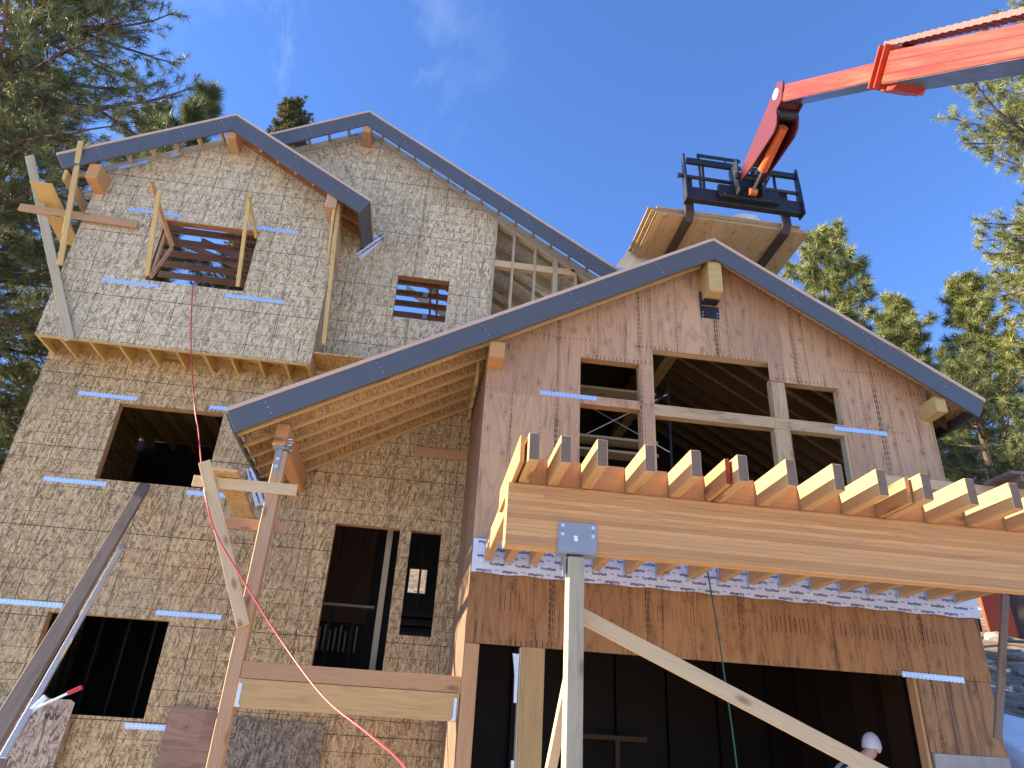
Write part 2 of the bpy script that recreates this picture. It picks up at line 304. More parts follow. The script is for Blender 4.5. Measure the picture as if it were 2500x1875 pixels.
# ------------------------------------------------------------ mesh builder
class MB:
    def __init__(s): s.v = []; s.f = []; s.u = []; s.off = (rnd.uniform(0, 30), rnd.uniform(0, 30))
    def face(s, pts, uvs):
        i = len(s.v); s.v += [tuple(p) for p in pts]; s.f.append(tuple(range(i, i+len(pts)))); s.u.append(uvs); return s
    def box(s, a, b, grain=None, off=None):
        a = Vector(a); b = Vector(b); a, b = Vector(map(min, a, b)), Vector(map(max, a, b)); d = b-a
        g = grain if grain is not None else max(range(3), key=lambda i: d[i])
        ou, ov = off if off is not None else s.off
        for ax in range(3):
            o = [i for i in range(3) if i != ax]
            if g in o: o = [g]+[i for i in o if i != g]
            for side in (0, 1):
                q = []
                for (p, r) in ((0, 0), (1, 0), (1, 1), (0, 1)):
                    c = [0, 0, 0]; c[ax] = (a, b)[side][ax]; c[o[0]] = (a, b)[p][o[0]]; c[o[1]] = (a, b)[r][o[1]]; q.append(Vector(c))
                nn = (q[1]-q[0]).cross(q[2]-q[0])
                if (nn[ax] > 0) != (side == 1): q.reverse()
                s.face(q, [(c[o[0]]+ou, c[o[1]]+ov) for c in q])
        return s
    def bar(s, p0, p1, w, t, up=(0, 0, 1), cut=None):
        # box along p0->p1, w across (perpendicular to up), t along up
        p0 = Vector(p0); p1 = Vector(p1); d = (p1-p0); ln = d.length; d.normalize(); up = Vector(up)
        sd = d.cross(up); sd.normalize(); up = sd.cross(d); up.normalize()
        ou, ov = s.off
        def P(i, j, k): return (p0 if i == 0 else p1)+sd*(w/2*(1 if j else -1))+up*(t/2*(1 if k else -1))
        c = {(i, j, k): P(i, j, k) for i in (0, 1) for j in (0, 1) for k in (0, 1)}
        for j in (0, 1):
            q = [c[0, j, 0], c[1, j, 0], c[1, j, 1], c[0, j, 1]]; uv = [(ou, ov+j*.7), (ou+ln, ov+j*.7), (ou+ln, ov+t+j*.7), (ou, ov+t+j*.7)]
            if j: q.reverse(); uv.reverse()
            s.face(q[::-1], uv[::-1])
        for k in (0, 1):
            q = [c[0, 0, k], c[1, 0, k], c[1, 1, k], c[0, 1, k]]; uv = [(ou, ov+.3+k*.7), (ou+ln, ov+.3+k*.7), (ou+ln, ov+w+.3+k*.7), (ou, ov+w+.3+k*.7)]
            if not k: q.reverse(); uv.reverse()
            s.face(q, uv)
        for i in (0, 1):
            q = [c[i, 0, 0], c[i, 1, 0], c[i, 1, 1], c[i, 0, 1]]
            if not i: q.reverse()
            s.face(q, [(ou+a*.02, ov+b_) for a, b_ in ((0, 0), (w, 0), (w, t), (0, t))])
        return s
    def prism(s, poly, ax, d0, d1, g=0):
        # polygon (2-D in the two other axes) extruded along axis ax
        o = [i for i in range(3) if i != ax]; ou, ov = s.off
        def P(p, d): c = [0, 0, 0]; c[ax] = d; c[o[0]], c[o[1]] = p; return tuple(c)
        e = Vector(poly[1 if g == 0 else g])-Vector(poly[0]); e.normalize(); n = Vector((-e[1], e[0]))
        uv = [(Vector(p).dot(e)+ou, Vector(p).dot(n)+ov) for p in poly]
        s.face([P(p, d0) for p in poly], uv); s.face([P(p, d1) for p in poly][::-1], uv[::-1])
        for i in range(len(poly)):
            a, b = poly[i], poly[(i+1) % len(poly)]; ln = (Vector(b)-Vector(a)).length
            s.face([P(b, d0), P(a, d0), P(a, d1), P(b, d1)], [(ou+ln, ov), (ou, ov), (ou, ov+abs(d1-d0)), (ou+ln, ov+abs(d1-d0))])
        return s
    def tube(s, pts, r, n=8, cap=True):
        pts = [Vector(p) for p in pts]; rr = r if isinstance(r, (list, tuple)) else [r]*len(pts)
        rings = []; acc = 0; ref = None
        for i, p in enumerate(pts):
            d = (pts[min(i+1, len(pts)-1)]-pts[max(i-1, 0)]).normalized()
            if ref is None: ref = d.orthogonal().normalized()
            ref = (ref-d*ref.dot(d)).normalized(); b = d.cross(ref)
            if i: acc += (p-pts[i-1]).length
            rings.append(([p+(ref*math.cos(2*math.pi*k/n)+b*math.sin(2*math.pi*k/n))*rr[i] for k in range(n)], acc))
        for (a, u0), (b_, u1) in zip(rings, rings[1:]):
            for k in range(n):
                k2 = (k+1) % n
                s.face([a[k], a[k2], b_[k2], b_[k]], [(u0, k*.05), (u0, k*.05+.05), (u1, k*.05+.05), (u1, k*.05)])
        if cap:
            s.face(rings[0][0][::-1], [(0, 0)]*n); s.face(rings[-1][0], [(0, 0)]*n)
        return s
    def build(s, name, mat, parent=None, bevel=0, smooth=False, weld=False):
        me = bpy.data.meshes.new(name); me.from_pydata(s.v, [], s.f)
        ul = me.uv_layers.new(name='UVMap'); fl = [c for q in s.u for uv in q for c in uv]; ul.data.foreach_set('uv', fl)
        if bevel or weld or smooth:
            bm = bmesh.new(); bm.from_mesh(me); bmesh.ops.remove_doubles(bm, verts=bm.verts, dist=1e-5); bmesh.ops.recalc_face_normals(bm, faces=bm.faces)
            if bevel:
                es = [e for e in bm.edges if len(e.link_faces) == 2 and e.calc_face_angle(0) > .5]
                bmesh.ops.bevel(bm, geom=es, offset=bevel, segments=1, affect='EDGES', profile=.5)
            bm.to_mesh(me); bm.free()
        if smooth: me.polygons.foreach_set('use_smooth', [True]*len(me.polygons))
        me.materials.append(M[mat] if isinstance(mat, str) else mat)
        o = bpy.data.objects.new(name, me); scn.collection.objects.link(o)
        if parent: o.parent = parent
        return o
def thing(name, label, cat, group=None, loc=None):
    o = bpy.data.objects.new(name, None); scn.collection.objects.link(o); o.empty_display_size = .2
    o['label'] = label; o['category'] = cat
    if group: o['group'] = group
    return o
def tag(o, label, cat, group=None):
    o['label'] = label; o['category'] = cat
    if group: o['group'] = group
    return o
def struct(o, kind='structure'): o['kind'] = kind; return o
def bx(name, a, b, mat, parent=None, bevel=0, **k): return MB().box(a, b, **k).build(name, mat, parent, bevel)
def br(name, p0, p1, w, t, mat, parent=None, up=(0, 0, 1), bevel=.003): return MB().bar(p0, p1, w, t, up).build(name, mat, parent, bevel)
def text_data(body, size, ext=0.0, bold=0):
    cu = bpy.data.curves.new('lettering', 'FONT'); cu.body = body; cu.size = size; cu.align_x = 'CENTER'; cu.align_y = 'CENTER'
    cu.extrude = ext; cu.offset = bold; cu.resolution_u = 2
    o = bpy.data.objects.new('lettering', cu); scn.collection.objects.link(o)
    dg = bpy.context.evaluated_depsgraph_get(); me = bpy.data.meshes.new_from_object(o.evaluated_get(dg))
    vs = [v.co.copy() for v in me.vertices]; fs = [tuple(p.vertices) for p in me.polygons]
    bpy.data.objects.remove(o); bpy.data.curves.remove(cu); bpy.data.meshes.remove(me)
    return vs, fs
def place_text(insts, name, mat, parent):
    # insts: list of (text data, origin, right vector, up vector) joined into one lettering mesh
    V, F = [], []
    for (vs, fs), o, rx, ux in insts:
        i = len(V); o = Vector(o); rx = Vector(rx); ux = Vector(ux); nx = rx.cross(ux)
        V += [o+rx*v.x+ux*v.y+nx*v.z for v in vs]; F += [tuple(a+i for a in f) for f in fs]
    me = bpy.data.meshes.new(name); me.from_pydata(V, [], F); me.materials.append(M[mat])
    ob = bpy.data.objects.new(name, me); scn.collection.objects.link(ob); ob.parent = parent; return ob
def wall(name, x0, x1, z0, top, y, th, holes, mat, parent, extra=()):
    m = MB(); m.off = (0, 0)
    xs = sorted({x0, x1, *extra, *[h[0] for h in holes], *[h[1] for h in holes]})
    xs = [x for x in xs if x0 <= x <= x1]
    for a, b in zip(xs, xs[1:]):
        mid = (a+b)/2; hs = sorted([h for h in holes if h[0] < mid < h[1]], key=lambda h: h[2]); z = z0; sp = []
        for h in hs: sp.append((z, z, h[2], h[2])); z = h[3]
        sp.append((z, z, top(a+1e-6), top(b-1e-6)))
        for (a0, b0, a1, b1) in sp:
            if a1-a0 < 1e-4 and b1-b0 < 1e-4: continue
            f = [(a, y, a0), (b, y, b0), (b, y, b1), (a, y, a1)]; uv = [(p[0], p[2]) for p in f]
            m.face(f, uv); g = [(p[0], y+th, p[2]) for p in f][::-1]; m.face(g, uv[::-1])
            m.face([(a, y, a0), (a, y+th, a0), (b, y+th, b0), (b, y, b0)], [(a, 0), (a, th), (b, th), (b, 0)])
            m.face([(a, y, a1), (b, y, b1), (b, y+th, b1), (a, y+th, a1)], [(a, 0), (b, 0), (b, th), (a, th)])
    for h in holes:
        for xx in (h[0], h[1]):
            m.face([(xx, y, h[2]), (xx, y+th, h[2]), (xx, y+th, h[3]), (xx, y, h[3])], [(0, h[2]), (th, h[2]), (th, h[3]), (0, h[3])])
    for xx in (x0, x1):
        t = top(min(max(xx, x0+1e-6), x1-1e-6)); m.face([(xx, y, z0), (xx, y+th, z0), (xx, y+th, t), (xx, y, t)], [(0, z0), (th, z0), (th, t), (0, t)])
    return m.build(name, mat, parent)
def frame(x0, x1, z0, z1, y, d, mat, parent, t=.038, bottom=True, name='window_frame'):
    m = MB(); e = .004
    m.box((x0-t, y, z1+e), (x1+t, y+d, z1+t+e)); m.off = (rnd.random()*9, 3)
    if bottom: m.box((x0-t, y, z0-t-e), (x1+t, y+d, z0-e))
    m.off = (rnd.random()*9, 5); m.box((x0-t, y, z0-e), (x0-e, y+d, z1+e)); m.off = (rnd.random()*9, 7); m.box((x1+e, y, z0-e), (x1+t, y+d, z1+e))
    return m.build(name, mat, parent)
# ------------------------------------------------------------ ground
def terrain():
    b = NB('dirt ground'); p = b.pos()
    n1 = b.noise(p, .35, 6, .65); n2 = b.noise(p, 3, 6, .7); n3 = b.noise(p, 22, 4, .7)
    c = b.mix(b.rng(n2, .35, .65), (.26, .19, .125), (.40, .30, .20)); c = b.mix(b.rng(n3, .45, .7, 0, .5), c, (.14, .095, .06))
    c = b.mix(b.rng(n1, .44, .50, 0, 1), c, (.72, .69, .66))
    b.bump(n3, .6, .05); return b.fin(c, .9)
M['ground'] = terrain()
bsn = NB('old snow'); sn = bsn.noise(bsn.pos(), 5, 6, .6); bsn.bump(sn, .5, .06)
M['snow'] = bsn.fin(bsn.mix(bsn.rng(bsn.noise(bsn.pos(), 11, 5, .7), .6, .75, 0, .35), (.86, .88, .92), (.35, .30, .25)), .6)
bg_ = NB('forest floor'); q1 = bg_.noise(bg_.pos(), 2.5, 7, .75); q2 = bg_.noise(bg_.pos(), .5, 5, .65)
cc = bg_.mix(bg_.rng(q1, .35, .65), (.14, .09, .055), (.42, .31, .20)); cc = bg_.mix(bg_.rng(q2, .57, .62, 0, .9), cc, (.70, .72, .76))
bg_.bump(q1, .8, .12); M['forest'] = bg_.fin(cc, .95)
m = MB(); m.off = (0, 0); m.face([(-400, -400, 0), (400, -400, 0), (400, 400, 0), (-400, 400, 0)], [(0, 0), (1, 0), (1, 1), (0, 1)])
struct(m.build('ground', 'ground'))
def sstep(a, b, x): t = min(max((x-a)/(b-a), 0), 1); return t*t*(3-2*t)
def bank_h(x, y):
    k = sstep(4.5, 9, y)
    h = (1.35*sstep(7.36, 8.0, x)+.40)*k
    h += max(0, y-9.2)*.30*sstep(7.3, 8.2, x) if y < 60 else 50.8*.30
    h += .06*math.sin(x*1.7+y*.9)+.05*math.sin(x*3.1-y*2.3)
    return h
def grid(name, xs, ys, fn, mat):
    me = bpy.data.meshes.new(name); V = [(x, y, fn(x, y)) for y in ys for x in xs]; n = len(xs)
    F = [(j*n+i, j*n+i+1, (j+1)*n+i+1, (j+1)*n+i) for j in range(len(ys)-1) for i in range(n-1)]
    me.from_pydata(V, [], F); me.polygons.foreach_set('use_smooth', [True]*len(F)); me.materials.append(M[mat])
    o = bpy.data.objects.new(name, me); scn.collection.objects.link(o); return o
xs = [7.4+.25*i for i in range(30)]+[15+1.2*i for i in range(60)]; ys = [4.5+.3*i for i in range(40)]+[16.8+1.2*i for i in range(70)]
struct(grid('hillside', xs, ys, bank_h, 'forest'))
xs = [-90+1.5*i for i in range(66)]; ys = [17.5+1.5*i for i in range(60)]
struct(grid('slope', xs, ys, lambda x, y: (.25+.33*sstep(-8, -3, x))*(y-17)+.15*math.sin(x+y*.6)+.1*math.sin(3*x-y), 'forest'))
def snow_h(x, y):
    r = math.hypot((x-9.3)/2.6, (y-10.3)/1.7); return bank_h(x, y)+.22*(1-r*r)+.02*math.sin(5*x+3*y)
struct(grid('snow', [7.42+.12*i for i in range(44)], [7.6+.14*i for i in range(44)], snow_h, 'snow'))
# ------------------------------------------------------------ HOUSE
def zg(x): return 8.961-.5688*(3.955-x) if x < 3.955 else 8.961-.591*(x-3.955)
def zu(x): return 12.693-.5596*(-2.028-x) if x < -2.028 else 12.693-.617*(x+2.028)
def zb(x): return 11.493-.559*(-4.187-x) if x < -4.187 else 11.493-.596*(x+4.187)
house = thing('house', 'unfinished timber house with three gables, slate fascia boards and open window holes', 'house')
H = house
# --- main wall (plane Y=11)
WH = [(-4.99, -3.40, 4.94, 6.19), (-5.01, -3.405, 1.77, 3.01), (-1.38, -.40, 2.44, 4.60), (-.23, .23, 3.06, 4.595), (-1.02, -.09, 8.36, 9.255)]
wall('main_wall', -6.31, .67, -.2, lambda x: min(zu(x)-.17, 6.9 if x < -6.0 else 99), 11, .012, [h for h in WH if h[3] < 7], 'osb_w', H) if False else None
wall('main_wall', -6.31, .67, -.2, lambda x: 7.0, 11, .012, [h for h in WH if h[3] < 7], 'osb_w', H)
wall('upper_wall', -2.125, .67, 7.0, lambda x: zu(x)-.17, 11, .012, [WH[4]], 'osb_u', H, extra=(-2.028,))
MB().prism([(-4.6, zb(-4.6)-.2), (-4.187, zb(-4.187)-.2), (-2.126, zb(-2.126)-.25), (-2.126, zu(-2.126)-.17), (-4.6, zu(-4.6)-.17)], 1, 11.001, 11.012, g=1).build('upper_wall', 'osb_u', H)
for i, h in enumerate(WH): frame(h[0], h[1], h[2], h[3], 11.012, .14, 'fir' if i != 4 else 'truss', H, bottom=(i != 2))
bx('corner_stud', (.672, 10.995, 8.4), (.71, 11.13, 10.86), 'stud_w', H)
# barge rafters standing on the gable wall
def slope_bar(name, fx, x0, x1, dz0, dz1, y0, y1, mat, parent=H, bevel=0):
    p = [(x0, fx(x0)+dz0), (x1, fx(x1)+dz0), (x1, fx(x1)+dz1), (x0, fx(x0)+dz1)]
    return MB().prism(p, 1, y0, y1).build(name, mat, parent, bevel)
slope_bar('barge_rafter', zu, -2.026, 3.2, -.168, -.02, 10.985, 11.023, 'stud_w'); slope_bar('barge_rafter', zu, -4.6, -2.03, -.168, -.02, 10.985, 11.023, 'stud_w')
# --- fascia boards, trim strips
def fascia(fx, xl, xr, xp, dv, y, parent=H, lcut=.0, rcut=0, strip=.045):
    # left and right rakes with plumb cut at the peak and square cut ends
    sl = (fx(xp-.5)-fx(xp-1.5)); sr = (fx(xp+1.5)-fx(xp+.5))
    for (x0, x1, cut, side) in ((xl, xp, lcut, 0), (xp, xr, rcut, 1)):
        if side == 0: p = [(x0+cut, fx(x0+cut)-dv), (xp, fx(xp-1e-6)-dv), (xp, fx(xp-1e-6)), (x0, fx(x0))]
        else: p = [(xp+.001, fx(xp+.001)-dv), (x1-cut, fx(x1-cut)-dv), (x1, fx(x1)), (xp+.001, fx(xp+.001))]
        MB().prism(p, 1, y, y+.035).build('fascia_board', 'fascia', parent, .002)
        if side == 0: p = [(x0-.012, fx(x0)-.0+.003), (xp, fx(xp)+.003), (xp, fx(xp)+strip), (x0-.025, fx(x0)+strip)]
        else: p = [(xp+.001, fx(xp)+.003), (x1+.012, fx(x1)+.003), (x1+.025, fx(x1)+strip), (xp+.001, fx(xp)+strip)]
        MB().prism(p, 1, y-.012, y+.12).build('roof_edge_strip', 'trim', parent)
fascia(zu, -4.9, 3.7, -2.028, .332, 10.55)
fascia(zb, -6.77, -1.587, -4.187, .347, 9.93, lcut=.17, rcut=.151)
fascia(zg, -2.622, 7.921, 3.955, .337, 8.6, lcut=.148, rcut=.136, strip=.055)
# nail heads on fascias
nh = MB()
for fx, y, lst in ((zg, 8.598, [-2.2, -.9, .45, 1.7, 3.0, 5.1, 6.2, 7.3]), (zb, 9.928, [-6.2, -5.0, -4.4, -3.0, -2.0]), (zu, 10.548, [-3.1, -1.3, .1, 1.2, 2.2])):
    for x in lst:
        for k, d in enumerate((.06, .15, .25)):
            c = Vector((x+k*.05, y, fx(x+k*.05)-d)); nh.box(c-Vector((.006, .003, .006)), c+Vector((.006, .001, .006)))
nh.build('nail_head', 'zinc', H)
# eave returns
def eave(p_top, p_bot, y0, y1, name='eave_board'):
    a = Vector(p_top); b = Vector(p_bot); d = (b-a).normalized(); n = Vector((-d[1], d[0]))*.03
    if (n[0] > 0) == (a[0] > 0 if abs(a[0]) > 3 else a[0] > -3): n = -n
    MB().prism([tuple(a), tuple(b), tuple(b+n), tuple(a+n)], 1, y0, y1).build(name, 'fascia_d', H)
eave((-2.622, 5.22), (-2.474, 4.962), 8.637, 10.99)
eave((7.921, 6.616), (7.785, 6.383), 8.637, 14)
eave((-1.587, 9.934), (-1.738, 9.698), 9.967, 10.99)
MB().prism([(-1.562, 9.98), (-1.59, 9.98), (-1.578, 9.925), (-1.55, 9.925)], 1, 9.93, 10.99).build('roof_edge_strip', 'trim', H)
# --- lookouts
for x in (-3.1, -2.75, -2.4, -1.735, -1.387, -1.039, -.691, -.343, .005, .353, .70, 1.05, 1.40, 1.75, 2.10, 2.45):
    MB().prism([(x-.019, zu(x)-.10), (x+.019, zu(x)-.10), (x+.019, zu(x)-.012), (x-.019, zu(x)-.012)], 1, 10.586, 10.984).build('lookout', 'stud_w' if x < -2 else 'fir', H)
for x in (-5.85, -5.50, -5.15, -4.80, -4.45, -3.75, -3.40, -3.05, -2.70, -2.38):
    MB().prism([(x-.019, zb(x)-.11), (x+.019, zb(x)-.11), (x+.019, zb(x)-.012), (x-.019, zb(x)-.012)], 1, 9.966, 10.366).build('lookout', 'stud', H)
slope_bar('barge_rafter', zb, -6.3, -4.188, -.16, -.02, 10.366, 10.404, 'stud_w'); slope_bar('barge_rafter', zb, -4.18, -2.12, -.16, -.02, 10.366, 10.404, 'truss')
# bay right roof panel and framing
slope_bar('roof_deck', zb, -4.1, -1.62, .0, .02, 10.06, 10.98, 'ply_low')
for y in (10.55, 10.9): slope_bar('rafter', zb, -4.1, -1.66, -.16, -.004, y, y+.038, 'truss')
# --- bay wall
BH = [(-4.96, -3.41, 8.12, 9.365)]
wall('bay_wall', -6.255, -2.115, 6.92, lambda x: zb(x)-.17, 10.38, .012, BH, 'osb_u', H, extra=(-4.187,))
frame(-4.96, -3.41, 8.12, 9.365, 10.392, .14, 'truss', H)
MB().prism([(10.394, 6.92), (10.995, 6.92), (10.995, 9.95), (10.394, 9.95)], 0, -2.127, -2.115, g=2).build('bay_side_wall', 'osb_u', H)
MB().prism([(10.394, 6.92), (10.995, 6.92), (10.995, 9.6), (10.394, 9.6)], 0, -6.255, -6.243, g=2).build('bay_side_wall', 'osb_u', H)
# floor joists of the bay
bx('rim_joist', (-6.22, 10.395, 6.905), (-2.15, 10.435, 7.14), 'glu_y', H)
for x in (-6.23, -5.90, -5.47, -5.04, -4.61, -4.19, -3.77, -3.36, -2.93, -2.52, -2.166):
    bx('floor_joist', (x, 10.437, 6.90), (x+.04, 15, 7.138), 'glu_y', H)
for a, b in zip((-6.19, -5.86, -5.43, -5.0, -4.57, -4.15, -3.73, -3.32, -2.89, -2.48), (-5.90, -5.47, -5.04, -4.61, -4.19, -3.77, -3.36, -2.93, -2.52, -2.17)):
    bx('blocking', (a+.002, 11.02, 6.902), (b-.002, 11.06, 7.136), 'glu_y', H)
bx('floor_deck', (-6.24, 10.395, 7.142), (.66, 15.2, 7.165), 'osb_plain', H)
# corbels and ridge beams
bx('ridge_beam', (-4.275, 9.97, 11.0), (-4.10, 10.9, 11.27), 'fir', H, .015)
bx('ridge_beam', (-2.095, 10.575, 12.2), (-1.93, 11.3, 12.42), 'fir', H, .012)
bx('ridge_beam', (3.85, 8.652, 8.045), (4.07, 14.5, 8.60), 'glu_y', H, .008)
bx('corbel_beam', (-6.25, 9.97, 9.72), (-6.06, 10.6, 10.02), 'fir_o', H, .01)
bx('corbel_beam', (-2.335, 9.97, 9.76), (-2.15, 10.38, 10.08), 'fir_pink', H, .01)
bx('corbel_beam', (.585, 8.66, 6.477), (.80, 9.2, 6.72), 'fir_o', H, .008)
bx('corbel_beam', (7.175, 8.655, 6.41), (7.35, 9.2, 6.66), 'glu_y', H, .008)
bk = bx('beam_bracket', (3.82, 8.985, 7.77), (4.115, 8.997, 7.985), 'black_steel', H)
bx('bracket_flange', (3.82, 8.95, 7.985), (3.835, 8.997, 8.22), 'black_steel', bk); bx('bracket_seat', (3.84, 8.85, 8.01), (4.08, 8.998, 8.035), 'black_steel', bk)
for dx, dz in ((3.85, 7.80), (4.085, 7.80), (3.85, 7.86), (4.085, 7.86), (3.828, 8.1), (3.828, 8.17)):
    MB().tube([(dx, 8.985, dz), (dx, 8.972, dz)], .011, 8).build('bolt', 'zinc', bk)
# --- straps
def strap(x0, z0, y, ln=.84, dz=0):
    m = MB(); n = int(ln/.026); h = .033
    pts_t, pts_b = [], []
    for i in range(n+1):
        x = x0+ln*i/n; o = .004 if i % 2 else -.004
        pts_t.append((x, z0+dz*i/n+h+o)); pts_b.append((x, z0+dz*i/n-h-o))
    m.prism(pts_b+pts_t[::-1], 1, y-.006, y-.001)
    s = m.build('metal_strap', 'strap', H)
    d = MB()
    for i in range(0, n, 2):
        for zz in (-.018, .018):
            xx = x0+ln*(i+.5)/n; c = Vector((xx, y-.0075, z0+dz*i/n+zz)); d.box(c-Vector((.004, .0012, .004)), c+Vector((.004, .0012, .004)))
    d.build('nail_row', 'black_steel', s)
for a in ((-5.652, 6.29, 11, .89), (-5.695, 4.865, 11, .89), (-5.70, 3.10, 11, .85), (-3.612, 3.11, 11, .89), (-3.617, 1.68, 11, .89), (-3.647, 6.28, 11, .84), (-3.642, 4.86, 11, .84)): strap(*a)
for a in ((-5.616, 9.48, 10.38, .87), (-3.579, 9.44, 10.38, .80), (-5.606, 8.03, 10.38, .88), (-3.672, 8.005, 10.38, .93)): strap(*a)
for a in ((1.357, 6.175, 9, .83), (5.726, 6.12, 8.997, .83), (6.106, 2.79, 9, .835, -.02)): strap(*a)
# small straps on the left bay rake
for x0 in (-6.0, -5.22):
    x1 = x0+(.42 if x0 < -5.5 else .14)
    slope_bar('metal_strap', zb, x0, x1, -.20, -.13, 10.352, 10.357, 'strap')
# --- eave framing on the left of the bay
br('eave_rafter', (-6.55, 9.968, 9.70), (-6.72, 11.25, 9.93), .045, .19, 'glu_y', H)
for y in (10.25, 10.75, 11.1): br('rafter_tail', (-6.60, y, 9.93), (-6.27, y, 10.03), .038, .10, 'stud_w', H)
# --- roof structure behind the upper gable
slope_bar('roof_deck', zu, .62, 3.6, .0, .018, 11.15, 17, 'osb_deck')
for i, y in enumerate((11.45, 12.0, 12.6, 13.2, 13.8, 14.4, 15.0, 15.6)): slope_bar('rafter', zu, -1.2 if i > 3 else .3, 3.5, -.20 if i % 2 else -.10, -.003, y, y+.038, 'stud_w')
for x0, x1 in ((1.03, 1.07), (1.45, 1.49), (1.82, 1.91), (2.24, 2.28), (2.66, 2.70)):
    MB().prism([(x0, 8.2), (x1, 8.2), (x1, zu(x1)-.175), (x0, zu(x0)-.175)], 1, 10.995, 11.135, g=3).build('gable_stud', 'stud_w', H)
for a, b in ((.712, 1.028), (1.072, 1.448), (1.492, 1.818), (1.912, 2.238)): bx('gable_blocking', (a, 11.0, 9.73), (b, 11.12, 9.87), 'stud', H)
slope_bar('top_plate', zu, .71, 3.2, -.26, -.172, 11.0, 11.13, 'stud_w')
# ceiling joists seen through the bay window, with printed stamps
tx = text_data('6102-02 A2 13-06-10 12', .085, 0, .001)
for i, y in enumerate((11.25, 11.62, 12.0, 12.4, 12.8, 13.2, 13.65, 14.1)):
    cj = bx('ceiling_joist', (-6.1, y, 10.02), (.62, y+.038, 10.155), 'truss', H)
    if 1 <= i <= 5: place_text([(tx, (-4.2+.15*(i % 3), y-.003, 10.085), (1, 0, 0), (0, 0, 1)), (tx, (-.75, y-.003, 10.085), (1, 0, 0), (0, 0, 1))], 'lettering', 'blackink', cj)
    if i % 2 == 0:
        for x in (-3.95, -.62): bx('truss_plate', (x, y-.005, 10.03), (x+.10, y-.0012, 10.15), 'strap', cj)
for x in (-5.6, -4.95, -4.3, -3.6, -2.9, -.95, -.55, -.15, .25):
    br('truss_web', (x, 12.0, 10.17), (x+.55, 14.9, 11.6), .04, .13, 'truss', H)
for x in (-3.75, -3.6, -.5, -.35):
    br('truss_web', (x, 11.7, 10.25), (x+.05, 15.0, 10.28), .04, .12, 'truss', H)
# ------ garage gable wall (plane Y=9)
GH = [(1.942, 2.82, 6.21, 6.82), (1.942, 2.82, 4.35, 6.078), (3.03, 4.83, 6.205, 7.102), (3.03, 4.80, 4.35, 6.02), (5.055, 5.93, 6.20, 6.795), (5.05, 5.88, 4.35, 6.0)]
hole_all = [(1.942, 2.82, 6.21, 6.82), (1.942, 2.82, 4.35, 6.078), (3.012, 4.83, 4.35, 7.102), (4.831, 5.055, 4.35, 6.80), (5.056, 5.92, 4.35, 6.795)]
wall('gable_wall', .59, 7.335, 4.0, lambda x: zg(x)-.02, 9, .015, hole_all, 'ply', H, extra=(3.955,))
frame(1.942, 2.82, 6.21, 6.82, 9.016, .14, 'fir', H); frame(1.942, 2.82, 4.35, 6.078, 9.016, .14, 'fir', H)
frame(3.03, 5.90, 4.35, 7.102, 9.016, .14, 'stud', H)
bx('window_rail', (3.0, 9.004, 6.022), (5.93, 9.145, 6.195), 'loft', H, .003)
bx('mullion', (2.995, 8.998, 6.197), (3.03, 9.14, 7.10), 'loft', H, .003); bx('mullion', (2.995, 8.998, 4.2), (3.03, 9.14, 6.018), 'loft', H, .003)
bx('mullion', (4.84, 9.003, 6.197), (5.052, 9.143, 6.79), 'loft', H, .003); bx('mullion', (4.81, 9.003, 4.2), (5.045, 9.143, 6.018), 'loft', H, .003)
bx('window_header', (4.85, 9.016, 6.80), (5.95, 9.15, 6.84), 'loft', H); bx('trim_stud', (5.885, 9.02, 4.2), (5.925, 9.14, 6.02), 'stud_w', H)
# lower plywood band, posts, header
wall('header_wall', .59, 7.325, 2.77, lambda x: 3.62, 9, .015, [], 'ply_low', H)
wall('corner_wall', 6.305, 7.30, 1.92, lambda x: 2.765, 9, .015, [], 'ply_corner', H)
bx('header_beam', (.78, 9.018, 2.80), (7.2, 9.16, 3.2), 'fir_o', H)
bx('door_post', (.595, 8.985, -.1), (.767, 9.14, 2.762), 'fir', H, .005)
bx('door_post', (1.275, 8.99, -.1), (1.555, 9.13, 2.768), 'psl', H, .005)
bx('door_trim', (1.255, 9.0, -.1), (1.273, 9.12, 2.76), 'stud_w', H); bx('door_trim', (6.262, 9.02, 0), (6.302, 9.16, 2.762), 'fir', H); bx('door_trim', (7.1, 9.02, -.1), (7.29, 9.16, 2.6), 'fir', H)
hd = MB().prism([(1.225, 2.68), (1.17, 2.69), (1.205, 2.46), (1.21, 2.15), (1.245, 2.15), (1.25, 2.69)], 1, 9.0, 9.05).build('hold_down', 'galv', H)
bx('hold_down', (1.215, 9.0, 1.35), (1.25, 9.04, 1.56), 'galv', H)
bx('foundation', (6.34, 9.0, -.2), (7.32, 9.2, 1.915), 'concrete', H)
# garage side wall seen in the recess
m = MB(); m.off = (2, 1)
pts = [(.588, 9.001), (.525, 10.998), (.66, 10.998), (.70, 9.001)]
for zz0, zz1, mt in ((4.0, 0, 0),): pass
for i in range(4):
    a, b = pts[i], pts[(i+1) % 4]
    m.face([(a[0], a[1], -.2), (b[0], b[1], -.2), (b[0], b[1], zg(b[0])-.3), (a[0], a[1], zg(a[0])-.3)], [(a[1], -.2), (b[1], -.2), (b[1], 6.9), (a[1], 6.9)])
m.build('recess_side_wall', 'ply_side', H)
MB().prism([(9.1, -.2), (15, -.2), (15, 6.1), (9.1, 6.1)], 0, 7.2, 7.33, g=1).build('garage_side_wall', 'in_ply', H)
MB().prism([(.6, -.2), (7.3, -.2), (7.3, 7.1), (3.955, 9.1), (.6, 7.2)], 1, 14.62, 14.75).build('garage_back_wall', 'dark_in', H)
bx('garage_floor', (.6, 9.2, -.1), (7.3, 14.6, .1), 'concrete', H)
bx('loft_floor', (.7, 9.17, 3.64), (7.2, 14.6, 3.95), 'osb_plain', H)
